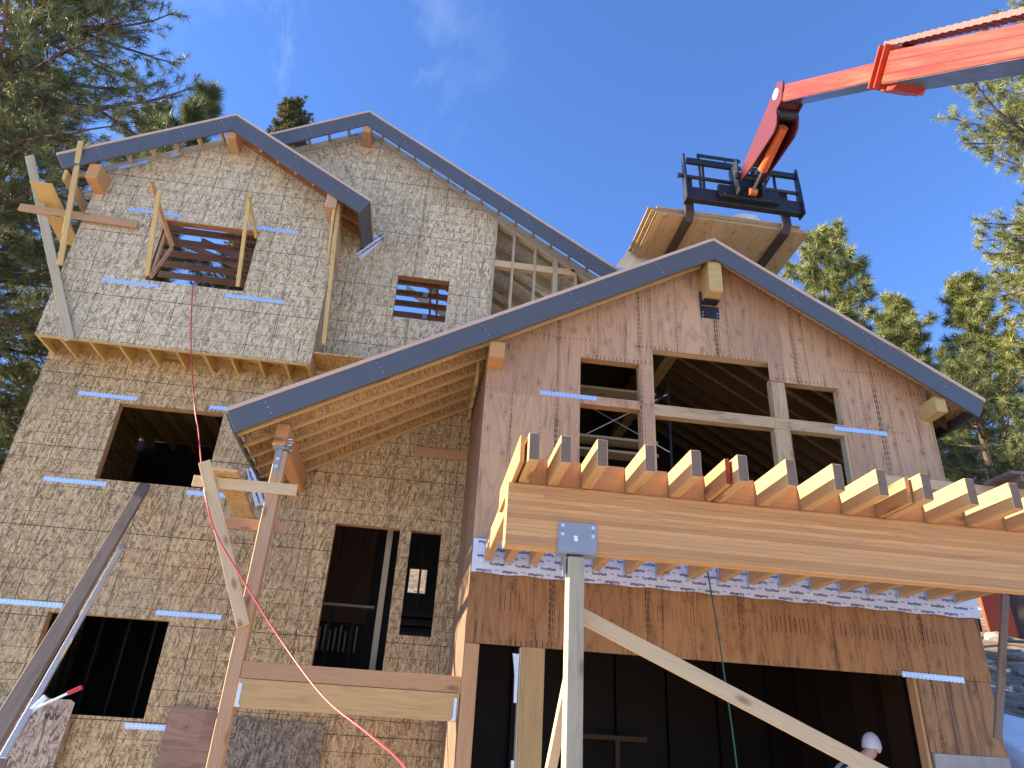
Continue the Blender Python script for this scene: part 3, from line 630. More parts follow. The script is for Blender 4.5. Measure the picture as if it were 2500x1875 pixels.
for x in (.9, 1.9, 2.9, 3.9, 4.9, 5.9, 6.9): bx('wall_stud', (x, 14.46, .1), (x+.04, 14.598, 3.6), 'dark_in', H)
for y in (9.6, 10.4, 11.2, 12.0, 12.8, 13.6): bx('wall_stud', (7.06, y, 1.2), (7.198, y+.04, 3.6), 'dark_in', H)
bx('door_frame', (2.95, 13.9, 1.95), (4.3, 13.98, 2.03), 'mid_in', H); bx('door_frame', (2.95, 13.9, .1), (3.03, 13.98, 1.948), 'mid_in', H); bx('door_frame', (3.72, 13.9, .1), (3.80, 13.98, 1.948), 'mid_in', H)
# ledger strip covered with printed flashing membrane
bx('ledger_board', (.62, 8.962, 3.625), (7.3, 8.998, 3.99), 'joist', H)
tp = MB(); tp.off = (0, 0)
N = 60
for i in range(N):
    xa, xb = .595+6.74*i/N, .595+6.74*(i+1)/N
    za, zb_ = 3.592+.008*math.sin(i*1.3), 3.592+.008*math.sin((i+1)*1.3); dz = -.05*i/N
    ya, yb = 8.955+.002*math.sin(i*2.1), 8.955+.002*math.sin((i+1)*2.1)
    tp.face([(xa, ya, za+dz), (xb, yb, zb_+dz), (xb, yb, 4.01), (xa, ya, 4.01)], [(xa, 3.6), (xb, 3.6), (xb, 4), (xa, 4)])
    tp.face([(xa, ya, 4.01), (xb, yb, 4.01), (xb, 8.999, 4.012), (xa, 8.999, 4.012)], [(xa, 4), (xb, 4), (xb, 4.03), (xa, 4.03)])
tape = tp.build('flashing_tape', 'tape', H)
ff = text_data('FortiFlash', .048, 0, .0012); sm = text_data('butyl', .022, 0, .0004)
ins = []
for r_ in range(5):
    for c_ in range(21):
        x = .75+c_*.325+(.16 if r_ % 2 else 0); z = 3.62+r_*.088-.05*(x-.6)/6.74
        if x > 7.2: continue
        fl = 1 if (r_ % 2) else -1
        ins.append((ff, (x, 8.9515, z), (fl, 0, 0), (0, 0, fl)))
        ins.append((sm, (x+.16, 8.9515, z+.012), (fl, 0, 0), (0, 0, fl)))
place_text(ins, 'lettering', 'ink', tape)
def tape_patch(poly, y, rot, name='flashing_tape'):
    t = MB().prism(poly, 1, y-.008, y-.003).build(name, 'tape', H)
    cx = sum(p[0] for p in poly)/len(poly); cz = sum(p[1] for p in poly)/len(poly); a = R(rot)
    rx = Vector((math.cos(a), 0, math.sin(a))); ux = Vector((-math.sin(a), 0, math.cos(a))); L_ = []
    for i in (-2, -1, 0, 1, 2):
        for j in (-1, 1): L_.append((ff, Vector((cx, y-.0095, cz))+rx*(i*.11+.03*j)+ux*(j*.04), rx, ux))
    place_text(L_, 'lettering', 'ink', t)
tape_patch([(-2.603, 4.742), (-2.40, 4.80), (-2.72, 5.38), (-2.86, 5.31)], 10.998, -62)
tape_patch([(-1.84, 9.589), (-1.736, 9.475), (-1.44, 9.93), (-1.45, 10.02), (-1.60, 10.11), (-1.56, 9.95)], 10.996, 50)
# garage roof
slope_bar('roof_deck', zg, -2.60, 3.953, .004, .022, 8.72, 10.99, 'osb_plain'); slope_bar('roof_deck', zg, 3.956, 7.9, .004, .022, 8.72, 14.6, 'osb_plain')
slope_bar('roof_deck', zg, .72, 3.953, .004, .022, 10.992, 14.6, 'osb_plain')
for i, y in enumerate((8.85, 9.25, 9.66, 10.07, 10.47, 10.92, 11.35, 11.8, 12.2, 12.6, 13.0, 13.4, 13.8, 14.2)):
    if y < 11:
        xe = 3.83 if y < 9 else .60
        rf = slope_bar('rafter', zg, -2.52, xe, -.225, .0, y+.012, y+.030, 'osb_plain'); slope_bar('bottom_flange', zg, -2.53, xe, -.262, -.226, y-.006, y+.05, 'raf', parent=rf)
        if y > 9: slope_bar('rafter', zg, .70, 3.83, -.255, .0, y, y+.042, 'mid_in')  # loft part of the same rafter, in the shade-darkened timber
    else: slope_bar('rafter', zg, .72, 3.83, -.255, .0, y, y+.042, 'dark_in')
    if i: slope_bar('rafter', zg, 4.09, 7.78, -.255, .0, y, y+.042, 'glu_y' if y < 9.1 else 'mid_in')
slope_bar('barge_rafter', zg, 4.09, 7.7, -.30, -.15, 8.64, 8.68, 'fir_o')
for y in (9.35, 9.75, 10.15, 10.6): bx('rafter_block', (.46, y, 6.45), (.50, y+.2, 6.75), 'glu_y', H)
# entry porch: hanging beam, post, girders
bx('porch_beam', (-2.11, 9.03, 5.015), (-1.935, 10.995, 5.33), 'fir_o', H, .022)
pp = bx('porch_post', (-2.055, 9.07, -.1), (-1.90, 9.225, 4.96), 'fir_pink', H, .008)
cp = bx('post_cap', (-2.09, 9.05, 4.975), (-1.90, 9.25, 5.008), 'bracket', pp)
bx('cap_plate', (-2.03, 9.058, 4.66), (-1.965, 9.066, 4.97), 'bracket', pp)
bx('cap_side_plate', (-1.928, 9.05, 4.97), (-1.920, 9.25, 5.16), 'bracket', pp)
for z in (4.73, 4.83): MB().tube([(-1.998, 9.057, z), (-1.998, 9.040, z)], .026, 10).build('bolt', 'zinc', pp)
for y, z in ((9.07, 5.12), (9.09, 5.05), (9.13, 5.10), (9.2, 5.02), (9.18, 5.13)): MB().tube([(-1.92, y, z), (-1.87, y, z)], .011, 8).build('bolt', 'zinc', pp)
bx('porch_girder', (-1.895, 9.06, 2.215), (.575, 9.14, 2.395), 'fir', H, .003); bx('porch_girder', (-1.895, 9.05, 1.915), (.575, 9.14, 2.21), 'girder', H, .003)
for x in (-1.885, .525): MB().prism([(x, 2.16), (x+.035, 2.16), (x+.035, 1.96 if x < 0 else 1.92), (x+(.06 if x < 0 else .035), 1.92), (x-(.0 if x < 0 else .03), 1.92), (x, 1.96)], 1, 9.04, 9.046).build('joist_hanger', 'galv', H)
bx('blocking', (-.32, 10.96, 5.80), (.52, 10.998, 5.95), 'fir', H)
# lower house interior: enclosing walls and floors
bx('left_side_wall', (-6.31, 11.012, -.2), (-6.20, 15.2, 6.89), 'osb_w', H)
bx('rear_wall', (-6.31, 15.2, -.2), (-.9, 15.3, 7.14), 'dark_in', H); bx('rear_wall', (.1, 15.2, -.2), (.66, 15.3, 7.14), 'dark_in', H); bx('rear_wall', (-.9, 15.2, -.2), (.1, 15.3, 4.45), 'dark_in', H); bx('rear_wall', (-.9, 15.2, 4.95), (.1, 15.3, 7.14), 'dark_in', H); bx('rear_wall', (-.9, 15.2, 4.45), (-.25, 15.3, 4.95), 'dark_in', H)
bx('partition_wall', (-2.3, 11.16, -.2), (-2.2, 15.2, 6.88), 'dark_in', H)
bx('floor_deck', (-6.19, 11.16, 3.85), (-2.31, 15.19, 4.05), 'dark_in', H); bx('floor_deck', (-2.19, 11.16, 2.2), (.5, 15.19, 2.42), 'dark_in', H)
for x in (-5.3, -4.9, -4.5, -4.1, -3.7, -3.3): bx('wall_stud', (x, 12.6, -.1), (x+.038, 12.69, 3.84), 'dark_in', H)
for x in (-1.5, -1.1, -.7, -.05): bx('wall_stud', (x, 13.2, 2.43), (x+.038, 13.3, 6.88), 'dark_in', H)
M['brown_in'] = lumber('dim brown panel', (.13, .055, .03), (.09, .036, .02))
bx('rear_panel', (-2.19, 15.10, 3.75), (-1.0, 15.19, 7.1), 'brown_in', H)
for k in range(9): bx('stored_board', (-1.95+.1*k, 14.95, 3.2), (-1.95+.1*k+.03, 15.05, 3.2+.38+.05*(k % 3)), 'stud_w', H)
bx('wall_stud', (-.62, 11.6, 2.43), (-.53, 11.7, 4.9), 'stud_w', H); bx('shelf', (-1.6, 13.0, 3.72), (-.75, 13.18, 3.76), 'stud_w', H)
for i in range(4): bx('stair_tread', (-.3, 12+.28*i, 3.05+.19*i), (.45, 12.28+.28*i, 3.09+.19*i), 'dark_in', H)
# ------------------------------------------------------------ DECK FRAME
D = thing('deck_frame', 'open deck frame of thick fir joists on a long laminated beam before the garage', 'deck frame')
bx('glulam_beam', (.655, 5.96, 3.17), (8.2, 6.10, 3.728), 'glulam', D, .006)
JX = [(.745, 1), (1.006, 0), (1.311, 0), (1.716, 0), (2.115, 0), (2.52, 1), (2.94, 0), (3.355, 0), (3.76, 0), (4.16, 1), (4.58, 0), (4.99, 0), (5.39, 0), (5.79, 0), (6.20, 1), (6.60, 0), (7.0, 0)]
lw = []
for i, (x, db) in enumerate(JX):
    j = bx('joist', (x, 5.40+rnd.uniform(-.012, .012), 3.732), (x+.092, 8.95, 3.972), 'joist', D, .006)
    j.data.materials.append(M['endgrain'])
    for p_ in j.data.polygons:
        if p_.normal.y < -.9: p_.material_index = 1
    bx('joist_hanger', (x-.006, 8.895, 3.70), (x-.002, 8.948, 3.94), 'galv', j); bx('joist_hanger', (x-.004, 8.87, 3.722), (x+.096, 8.948, 3.728), 'galv', j)
    lo = x
    if db:
        sj = bx('sister_joist', (x-.062, 5.52 if i else 5.47, 3.733), (x-.022, 6.9, 3.968), 'fir_o', D, .003)
        if i == 5: bx('painted_end', (x-.061, 5.514, 3.74), (x-.023, 5.519, 3.96), 'joist_red', sj)
        lo = x-.062
    if i: bx('rim_block', (lw[-1]+.003, 6.0, 3.732), (lo-.003, 6.04, 3.985), 'fir_o', D)  # orange colour here stands for warm light bounced between the joists
    lw.append(x+.092)
dp = bx('deck_post', (1.205, 5.962, -.1), (1.345, 6.10, 3.13), 'post_t', D, .012)
pb = bx('post_bracket', (1.11, 5.946, 3.155), (1.445, 5.957, 3.415), 'bracket', D, .002)
bx('bracket_saddle', (1.11, 5.957, 3.148), (1.445, 6.112, 3.166), 'bracket', pb); bx('bracket_leg', (1.178, 5.99, 2.98), (1.19, 6.08, 3.147), 'bracket', pb)
for x in (1.147, 1.412):
    for z in (3.305, 3.38):
        MB().tube([(x, 5.946, z), (x, 5.942, z)], .016, 12).build('washer', 'zinc', pb); MB().tube([(x, 5.942, z), (x, 5.930, z)], .0095, 6).build('bolt', 'zinc', pb)
    MB().tube([(x, 5.9465, 3.343), (x, 5.9455, 3.343)], .004, 8).build('bolt_hole', 'blackink', pb)
st = MB().prism([(1.243, 3.298), (1.275, 3.298), (1.281, 3.25), (1.25, 3.25)], 1, 5.9445, 5.9455).build('sticker', 'white', pb)
# boards lying across the right end
tag(br('guard_board', (6.1, 8.72, 5.27), (9.2, 8.72, 5.27), .04, .14, 'stud', bevel=.003), 'long pale board fixed level behind the deck joists at the right wall corner', 'board')
pf = thing('plank_platform', 'small weathered plank platform perched at the far right above the joists', 'platform')
for k in range(3): bx('plank', (7.6+.0*k, 8.13+.17*k, 5.31), (9.4, 8.295+.17*k, 5.35), 'grey_t', pf)
bx('bearer', (7.75, 8.15, 5.22), (7.79, 8.6, 5.308), 'grey_t', pf)
# ------------------------------------------------------------ loose and temporary timber
tag(MB().bar((1.30, 6.13, 2.70), (5.2, 6.13, 1.07), .04, .125).build('diagonal_brace', 'stud', None, .004), 'long pale two by six brace running from the post down across the garage door', 'brace')
tag(br('diagonal_brace', (1.285, 6.13, 2.3), (.98, 6.9, .02), .09, .04, 'stud'), 'thin pale brace slanting down behind the deck post to the left', 'brace')
tag(br('hanging_board', (7.13, 8.2, 3.70), (6.58, 8.2, 2.07), .09, .038, 'grey_t', up=(0, 1, 0)), 'weathered board hanging from the last deck joist beside the garage corner', 'board')
tag(br('leaning_board', (-7.47, 10.345, 10.31), (-5.71, 10.345, 6.87), .14, .036, 'stud_w', up=(0, 1, 0)), 'long weathered grey board leaning across the left corner of the upper bay', 'board')
tag(br('upright_stick', (-6.46, 9.86, 10.36), (-6.27, 10.33, 8.17), .085, .04, 'glu_y', up=(0, 1, .2)), 'thin yellow stick standing in front of the left end of the bay fascia', 'board')
tag(br('cross_board', (-7.22, 10.30, 9.18), (-5.33, 10.30, 9.13), .14, .036, 'fir', up=(0, 1, 0)), 'short brown board nailed level across the left edge of the bay wall', 'board')
tag(MB().bar((-6.78, 9.87, 9.40), (-6.86, 11.35, 9.28), .34, .035).build('scaffold_plank', 'glu_y', None, .002), 'orange plank sticking out at the left edge of the bay wall', 'plank')
def bracket_frame(x0, x1, label):
    t = thing('stick_bracket', label, 'bracket', 'stick brackets in the bay window')
    return t
t = bracket_frame(0, 0, 'triangular bracket of sticks in the left side of the bay window')
br('upright', (-4.945, 9.82, 9.47), (-4.93, 10.33, 8.17), .075, .038, 'glu_y', t, up=(0, 1, .3))
br('diagonal', (-5.12, 9.80, 9.66), (-4.80, 10.55, 8.95), .04, .085, 'fir_o', t)
br('strut', (-4.80, 10.56, 8.94), (-4.88, 10.36, 8.17), .038, .07, 'fir', t, up=(0, 1, 0)); br('jamb_stick', (-4.93, 10.45, 9.25), (-4.90, 10.42, 8.20), .038, .07, 'fir', t, up=(0, 1, 0))
t = bracket_frame(0, 0, 'narrow bracket of sticks in the right side of the bay window')
br('upright', (-3.545, 9.82, 9.72), (-3.50, 10.33, 8.17), .06, .038, 'glu_y', t, up=(0, 1, .3))
br('diagonal', (-3.54, 9.80, 9.60), (-3.425, 10.37, 9.22), .04, .085, 'glu_y', t)
t = thing('corner_sticks', 'pair of long sticks standing against the right corner of the bay', 'board')
br('stick', (-2.14, 10.10, 9.97), (-1.955, 10.30, 7.27), .065, .038, 'glu_y', t, up=(0, 1, 0)); br('stick', (-2.235, 10.05, 9.95), (-2.02, 10.55, 8.75), .05, .04, 'truss', t, up=(0, 1, 0)); br('stick', (-2.19, 10.0, 9.9), (-2.16, 10.3, 8.8), .045, .038, 'glu_y', t, up=(0, 1, 0))
sc = thing('porch_scaffold', 'bracket scaffold of boards nailed to the porch post', 'scaffold')
br('front_bearer', (-2.955, 9.045, 4.435), (-1.68, 9.045, 4.435), .14, .036, 'stud', sc, up=(0, 1, 0)); br('rear_bearer', (-2.60, 9.25, 4.0), (-1.79, 9.25, 4.0), .13, .036, 'fir', sc, up=(0, 1, 0))
br('hanger_board', (-2.865, 9.0, 4.68), (-1.965, 9.0, 2.76), .145, .036, 'stud', sc, up=(0, 1, 0))
MB().bar((-2.535, 8.80, 4.535), (-2.70, 10.93, 4.53), .29, .04).build('walk_plank', 'osb_plain', sc, .002)
tag(MB().bar((-4.23, 10.93, 4.87), (-2.78, 5.1, -.05), .14, .10).build('raking_timber', 'grey_t', None, .004), 'long dark weathered timber raking from the wall down to the lower left', 'timber')
po = thing('brace_pole', 'shiny metal brace pole with a red handled clamp leaning at the lower left', 'pole')
P0, P1 = Vector((-4.30, 10.96, 3.98)), Vector((-3.50, 7.75, 1.33)); MB().bar(P0, P1, .06, .045).build('pole', 'galv', po, .003)
Q = P1+(P0-P1)*.17; br('clamp', Q+Vector((.02, -.05, -.07)), Q+Vector((.13, -.06, .09)), .03, .05, 'galv', po); lv = br('lever', Q+Vector((.07, -.07, -.02)), Q+Vector((.34, -.10, .13)), .012, .022, 'galv', po)
br('grip', Q+Vector((.33, -.10, .125)), Q+Vector((.45, -.11, .19)), .025, .035, 'redgrip', lv)
Q2 = P1+(P0-P1)*.36; d = (P0-P1).normalized(); br('sticker', Q2+Vector((.033, -.012, -.005)), Q2+d*.22+Vector((.033, -.012, -.005)), .004, .045, 'yellow', po); br('sticker', Q2+d*.26+Vector((.033, -.012, -.005)), Q2+d*.36+Vector((.033, -.012, -.005)), .004, .04, 'white', po)
tag(br('stake_board', (-3.47, 7.66, -.05), (-3.47, 7.66, 1.34), .12, .04, 'grey_t', up=(0, 1, 0)), 'weathered stake board at the foot of the metal pole', 'board')
op = MB().prism([(-5.35, 0), (-4.32, 0), (-4.25, 1.90), (-4.31, 1.935), (-5.30, 1.93)], 1, 10.84, 10.855).build('osb_offcut', 'osb_pink', None)
tag(op, 'pinkish strand board offcut with printed stamps propped under the lower left window', 'panel')
ap = text_data('APA', .10, 0, .002); nn = text_data('RATED SHEATHING 24/16 7/16 INCH', .035, 0, .0005); l2_ = text_data('EXPOSURE 1  THICKNESS .418 IN', .035, 0, .0005)
place_text([(ap, (-4.47, 10.837, 1.73), (-1, 0, 0), (0, 0, -1)), (nn, (-4.95, 10.837, 1.76), (-1, 0, 0), (0, 0, -1)), (l2_, (-4.95, 10.837, 1.70), (-1, 0, 0), (0, 0, -1)), (ap, (-5.25, 10.837, 1.73), (-1, 0, 0), (0, 0, -1))], 'lettering', 'blackink', op)
tag(MB().prism([(-3.12, 0), (-2.47, 0), (-2.49, 1.925), (-3.08, 1.945)], 1, 10.93, 10.945, g=3).build('plywood_offcut', 'ply_loose', None), 'red brown plywood offcut standing against the wall left of the porch post', 'panel')
tag(MB().prism([(-2.33, 0), (-1.06, 0), (-1.05, 1.84), (-2.28, 1.875)], 1, 10.97, 10.984).build('grey_panel', 'osb_grey', None), 'grey strand board panel leaning on the wall under the porch girder', 'panel')
# hose and rope
def smooth_path(pts, k=6):
    P = [Vector(p) for p in pts]; o = []
    for i in range(len(P)-1):
        a, b, c, d = P[max(i-1, 0)], P[i], P[i+1], P[min(i+2, len(P)-1)]
        for j in range(k):
            t = j/k; o.append(.5*((2*b)+(c-a)*t+(2*a-5*b+4*c-d)*t*t+(3*b-a-3*c+d)*t**3))
    return o+[P[-1]]
hp = [(-4.15, 10.6, 8.19), (-4.19, 10.34, 8.13), (-4.013, 10.31, 7.292), (-3.829, 10.27, 6.638), (-3.486, 9.95, 5.77), (-3.314, 9.8, 5.405), (-2.987, 9.3, 4.736), (-2.712, 8.93, 4.19), (-2.462, 8.85, 3.744), (-2.02, 8.75, 3.222), (-1.436, 8.4, 2.587), (-.811, 7.7, 2.011), (-.301, 7.0, 1.70), (.039, 6.3, 1.476), (.5, 5, 1.0), (1.1, 3.6, .3), (1.6, 3, .02), (3, 2.6, .02)]
tag(MB().tube(smooth_path(hp), .0095, 8).build('air_hose', 'hose', None, smooth=True), 'thin red air hose hanging from the bay window in a long curve', 'hose')
tag(MB().tube(smooth_path([(3.55, 8.7, 4.0), (3.571, 8.8, 3.812), (3.64, 8.8, 3.172), (3.70, 8.8, 2.469), (3.758, 8.8, 1.623), (3.80, 8.8, .1)]), .010, 8).build('rope', 'rope', None, smooth=True), 'dark green rope hanging from the deck joists in front of the garage door', 'rope')
# scaffold inside the loft
sf = thing('loft_scaffold', 'black steel scaffold frame standing inside the loft behind the big window', 'scaffold')
MB().tube([(3.60, 10.0, 3.96), (3.60, 10.0, 7.25)], .022).build('upright', 'black_steel', sf); MB().tube([(2.2, 10.6, 3.96), (2.2, 10.6, 7.2)], .022).build('upright', 'black_steel', sf)
MB().tube([(3.60, 10.0, 6.95), (3.1, 10.2, 6.5)], .02).build('brace', 'black_steel', sf); MB().tube([(3.60, 10.0, 5.3), (3.2, 10.1, 4.9)], .02).build('brace', 'black_steel', sf)
MB().tube([(3.58, 10.0, 5.9), (2.2, 10.6, 6.95)], .009).build('brace', 'galv', sf); MB().tube([(3.58, 10.0, 6.9), (2.2, 10.6, 6.2)], .009).build('brace', 'galv', sf)
for z in (7.02, 6.15, 5.93): bx('plank', (1.6, 10.3, z), (3.5, 10.6, z+.04), 'stud_w', sf)
# ------------------------------------------------------------ TELEHANDLER BOOM
T = thing('telehandler_boom', 'orange red telescopic lifting boom with black fork carriage reaching over the house', 'crane boom')
def yz(name, poly, x0, x1, mat, parent=T, bevel=.004, g=0): return MB().prism(poly, 0, x0, x1, g=g).build(name, mat, parent, bevel)
it0, it1, ib0, ib1 = (6.95, 10.70), (4.0, 7.84), (7.135, 10.54), (4.2, 7.79)
yz('inner_boom', [(4.6, 8.42), (6.953, 10.697), (7.135, 10.54), (4.8, 8.352)], 4.55, 4.85, 'boom')
def lin(p, q, y): return p[1]+(q[1]-p[1])*(y-p[0])/(q[0]-p[0])
tA, tB, bA, bB = (4.839, 8.731), (3.394, 7.254), (5.159, 8.573), (3.495, 6.969)
yEnd = -2.4
yz('outer_boom', [(yEnd, lin(tA, tB, yEnd)), tA, bA, (yEnd+.2, lin(bA, bB, yEnd+.2))], 4.46, 4.94, 'boom')
for dd in (.30, .68):
    a = (tA[0]*(1-dd)+bA[0]*dd, tA[1]*(1-dd)+bA[1]*dd); b2 = (yEnd, lin(tA, tB, yEnd)*(1-dd)+lin(bA, bB, yEnd)*dd)
    yz('seam', [b2, a, (a[0]+.008, a[1]-.008), (b2[0]+.008, b2[1]-.008)], 4.454, 4.459, 'jib', bevel=0)
# collar plates round the mouth of the outer boom
def collar(sft, gr):
    d = Vector((.70, .714)); n = Vector((.714, -.70)); c = Vector(tA)
    a = c+d*sft-n*.07; b = a+n*(.33+.13); t_ = .022
    m = MB()
    m.prism([tuple(a), tuple(b), tuple(b+d*t_), tuple(a+d*t_)], 0, 4.40, 4.46, g=1)
    m.prism([tuple(a), tuple(b), tuple(b+d*t_), tuple(a+d*t_)], 0, 4.94, 5.0, g=1)
    a2 = b-n*.07; m.prism([tuple(a2), tuple(b), tuple(b+d*t_), tuple(a2+d*t_)], 0, 4.461, 4.939, g=1)
    b3_ = a+n*.07; m.prism([tuple(a), tuple(b3_), tuple(b3_+d*t_), tuple(a+d*t_)], 0, 4.461, 4.939, g=1)
    m.build('collar_plate', 'boom', T, .004)
collar(0.0, 0); collar(.12, 0)
yz('wear_pad_box', [(5.16, 8.565), (5.20, 8.52), (5.02, 8.345), (4.90, 8.325)], 4.53, 4.87, 'boom')
yz('boom_underside', [(yEnd+.2, lin(bA, bB, yEnd+.2)-.004), (5.10, lin(bA, bB, 5.10)-.004), (5.104, lin(bA, bB, 5.10)-.010), (yEnd+.206, lin(bA, bB, yEnd+.2)-.010)], 4.47, 4.93, 'under', bevel=0)
yz('boom_underside', [(4.8, 8.348), (7.10, 10.502), (7.104, 10.496), (4.805, 8.342)], 4.56, 4.84, 'under', bevel=0)
# drag chain
ch = []
for i in range(64):
    f = i/63; p = Vector((4.66, 5.0+(2.2-5.0)*f, 9.08+(6.27-9.08)*f)); ch.append(p)
m = MB()
for i, p in enumerate(ch): m.bar(p+Vector((0, .021, .021)), p-Vector((0, .021, .021)), .16, .05 if i % 2 else .062, up=(0, -.7, .7))
m.build('drag_chain', plain('rose grey chain', (.20, .10, .085), .5, .2), T)
yz('chain_anchor', [(4.86, 8.80), (5.06, 9.02), (5.0, 9.10), (4.72, 8.82)], 4.60, 4.74, 'black_steel')
# jib head
HP = [(6.98, 10.80), (7.12, 10.93), (7.30, 10.88), (8.60, 10.50), (8.66, 10.40), (8.60, 10.31), (8.18, 10.243), (7.45, 10.20), (7.33, 10.26), (7.28, 10.40), (7.27, 10.50), (7.10, 10.52)]
hl = yz('jib_plate', HP, 4.53, 4.56, 'jib', g=3); yz('jib_plate', HP, 4.86, 4.89, 'jib', g=3)
yz('jib_core', [(7.05, 10.75), (7.14, 10.86), (7.45, 10.78), (7.42, 10.5), (7.18, 10.56)], 4.565, 4.855, 'jib'); yz('jib_top_plate', [(7.3, 10.86), (8.45, 10.52), (8.44, 10.49), (7.3, 10.83)], 4.565, 4.855, 'jib')
MB().tube([(4.562, 7.33, 10.5), (4.858, 7.33, 10.5)], .09, 16).build('hinge_tube', 'black_steel', T)
# number disc
dm = MB(); cN = Vector((4.5275, 7.215, 10.78)); k = 20
pts = [(cN.y+.085*math.cos(2*math.pi*i/k), cN.z+.085*math.sin(2*math.pi*i/k)) for i in range(k)]
dsc = MB().prism(pts, 0, 4.524, 4.529).build('number_disc', 'white', T)
n10 = text_data('10', .12, 0, .003); place_text([(n10, (4.522, 7.215, 10.78), (0, -.97, -.22), (0, -.22, .97))], 'lettering', 'blackink', dsc)
MB().tube([(4.70, 7.42, 10.33), (4.70, 8.18, 10.18)], .075, 16).build('tilt_cylinder', 'cyl', T, smooth=False); MB().tube([(4.70, 8.18, 10.18), (4.71, 8.58, 10.11)], .032, 12).build('cylinder_rod', 'chrome', T); MB().tube([(4.66, 8.60, 10.10), (4.78, 8.60, 10.10)], .06, 12).build('rod_eye', 'cyl', T)
# carriage
C = bpy.data.objects.new('fork_carriage', None); 
def cb(name, a, b, bev=.006, parent=T, mat='black_steel'): return bx(name, a, b, mat, parent, bev)
cb('carriage_beam', (3.67, 8.86, 10.03), (5.72, 8.98, 10.29)); cb('carriage_subframe', (4.22, 8.78, 10.10), (5.28, 8.857, 10.36)); cb('carriage_subframe', (4.3, 8.74, 10.08), (5.2, 8.777, 10.14))
cb('top_rail', (3.74, 8.88, 10.86), (4.62, 8.95, 10.97)); cb('top_rail', (4.90, 8.88, 10.85), (5.70, 8.95, 10.95))
for x0 in (3.66, 5.70): MB().prism([(8.80, 9.99), (9.0, 10.0), (9.0, 10.25), (8.95, 10.6), (8.96, 11.0), (8.86, 11.03), (8.82, 10.5)], 0, x0, x0+.035, g=3).build('side_plate', 'black_steel', T, .004)
for x0 in (4.03, 5.33): cb('carriage_upright', (x0, 8.96, 10.28), (x0+.04, 9.01, 10.90))
cb('backrest_rail', (4.07, 9.2, 11.36), (4.88, 9.23, 11.43)); cb('backrest_rail', (4.07, 9.2, 11.18), (4.88, 9.23, 11.26)); cb('backrest_upright', (4.07, 9.19, 10.6), (4.11, 9.24, 11.43)); cb('backrest_upright', (4.58, 9.2, 11.26), (4.61, 9.225, 11.36))
MB().tube([(3.58, 8.92, 10.56), (4.58, 8.92, 10.55)], .034, 10).build('fork_shaft', 'black_steel', T); MB().tube([(5.12, 8.92, 10.52), (5.73, 8.92, 10.52)], .034, 10).build('fork_shaft', 'black_steel', T)
MB().tube([(3.57, 8.92, 10.56), (3.62, 8.92, 10.56)], .045, 10).build('shaft_nut', 'black_steel', T)
for z in (10.3, 10.6): pass
cb('pivot_bracket', (4.50, 8.62, 10.12), (4.53, 8.95, 10.82)); cb('pivot_bracket', (4.90, 8.62, 10.12), (4.93, 8.95, 10.75)); cb('pivot_block', (4.55, 8.80, 10.2), (4.88, 8.95, 10.7))
MB().tube([(4.46, 8.62, 10.43), (4.96, 8.62, 10.43)], .06, 14).build('pivot_pin', 'black_steel', T)
for s_ in (0, 1): MB().tube(smooth_path([(4.86, 8.0, 10.35), (4.98+.05*s_, 8.35, 10.72), (5.08+.04*s_, 8.7, 10.62), (4.98, 8.86, 10.3)]), .014, 6).build('hydraulic_hose', 'black_steel', T, smooth=True)
for x0 in (3.69, 5.40):
    yz('fork', [(8.985, 10.60), (9.035, 10.60), (9.035, 9.88), (9.12, 9.795), (10.95, 9.79), (10.95, 9.765), (9.10, 9.735), (8.985, 9.84)], x0, x0+.155, plain('dark brown fork steel', (.05, .035, .032), .5, .2), bevel=.006)
# plywood stack riding on the forks
TH = .019; zz = 9.80
b0 = [((3.30, 8.99), (5.83, 8.97)), ]
offs = [(.03, .0), (-.03, .03), (-.05, .02), (.01, .05), (-.08, .03), (.04, .06), (-.10, .04), (.0, .02)]
for i, (ox, oy) in enumerate(offs):
    s_ = bx('plywood_sheet', (3.32+1.6*ox-.012*i, 9.07+oy, zz+i*(TH+.0015)), (5.86+1.6*ox-.012*i, 10.29+oy, zz+i*(TH+.0015)+TH), 'ply_stack', None, grain=0)
    tag(s_, 'pale plywood sheet in the stack carried on the black forks', 'plywood sheet', 'plywood sheets stacked on the forks')
tb = MB(); CA, CB, CC, CD = Vector((2.86, 10.36, 9.56)), Vector((3.33, 10.36, 10.50)), Vector((5.75, 10.42, 11.36)), Vector((6.0, 10.36, 10.3))
def cov(u, v):
    p = (CA*(1-u)+CD*u)*(1-v)+(CB*(1-u)+CC*u)*v; p.y += .05*math.sin(9*u+4*v)+.03*math.sin(21*u-7*v); p.z += .015*math.sin(16*v+3*u); return p
for i in range(16):
    for j in range(8):
        q = [cov(i/16, j/8), cov((i+1)/16, j/8), cov((i+1)/16, (j+1)/8), cov(i/16, (j+1)/8)]; tb.face(q, [(a[0], a[2]) for a in q])
tag(tb.build('cover_sheet', 'tarp', None), 'crumpled pale cover sheet showing behind the left end of the plywood stack', 'sheet')
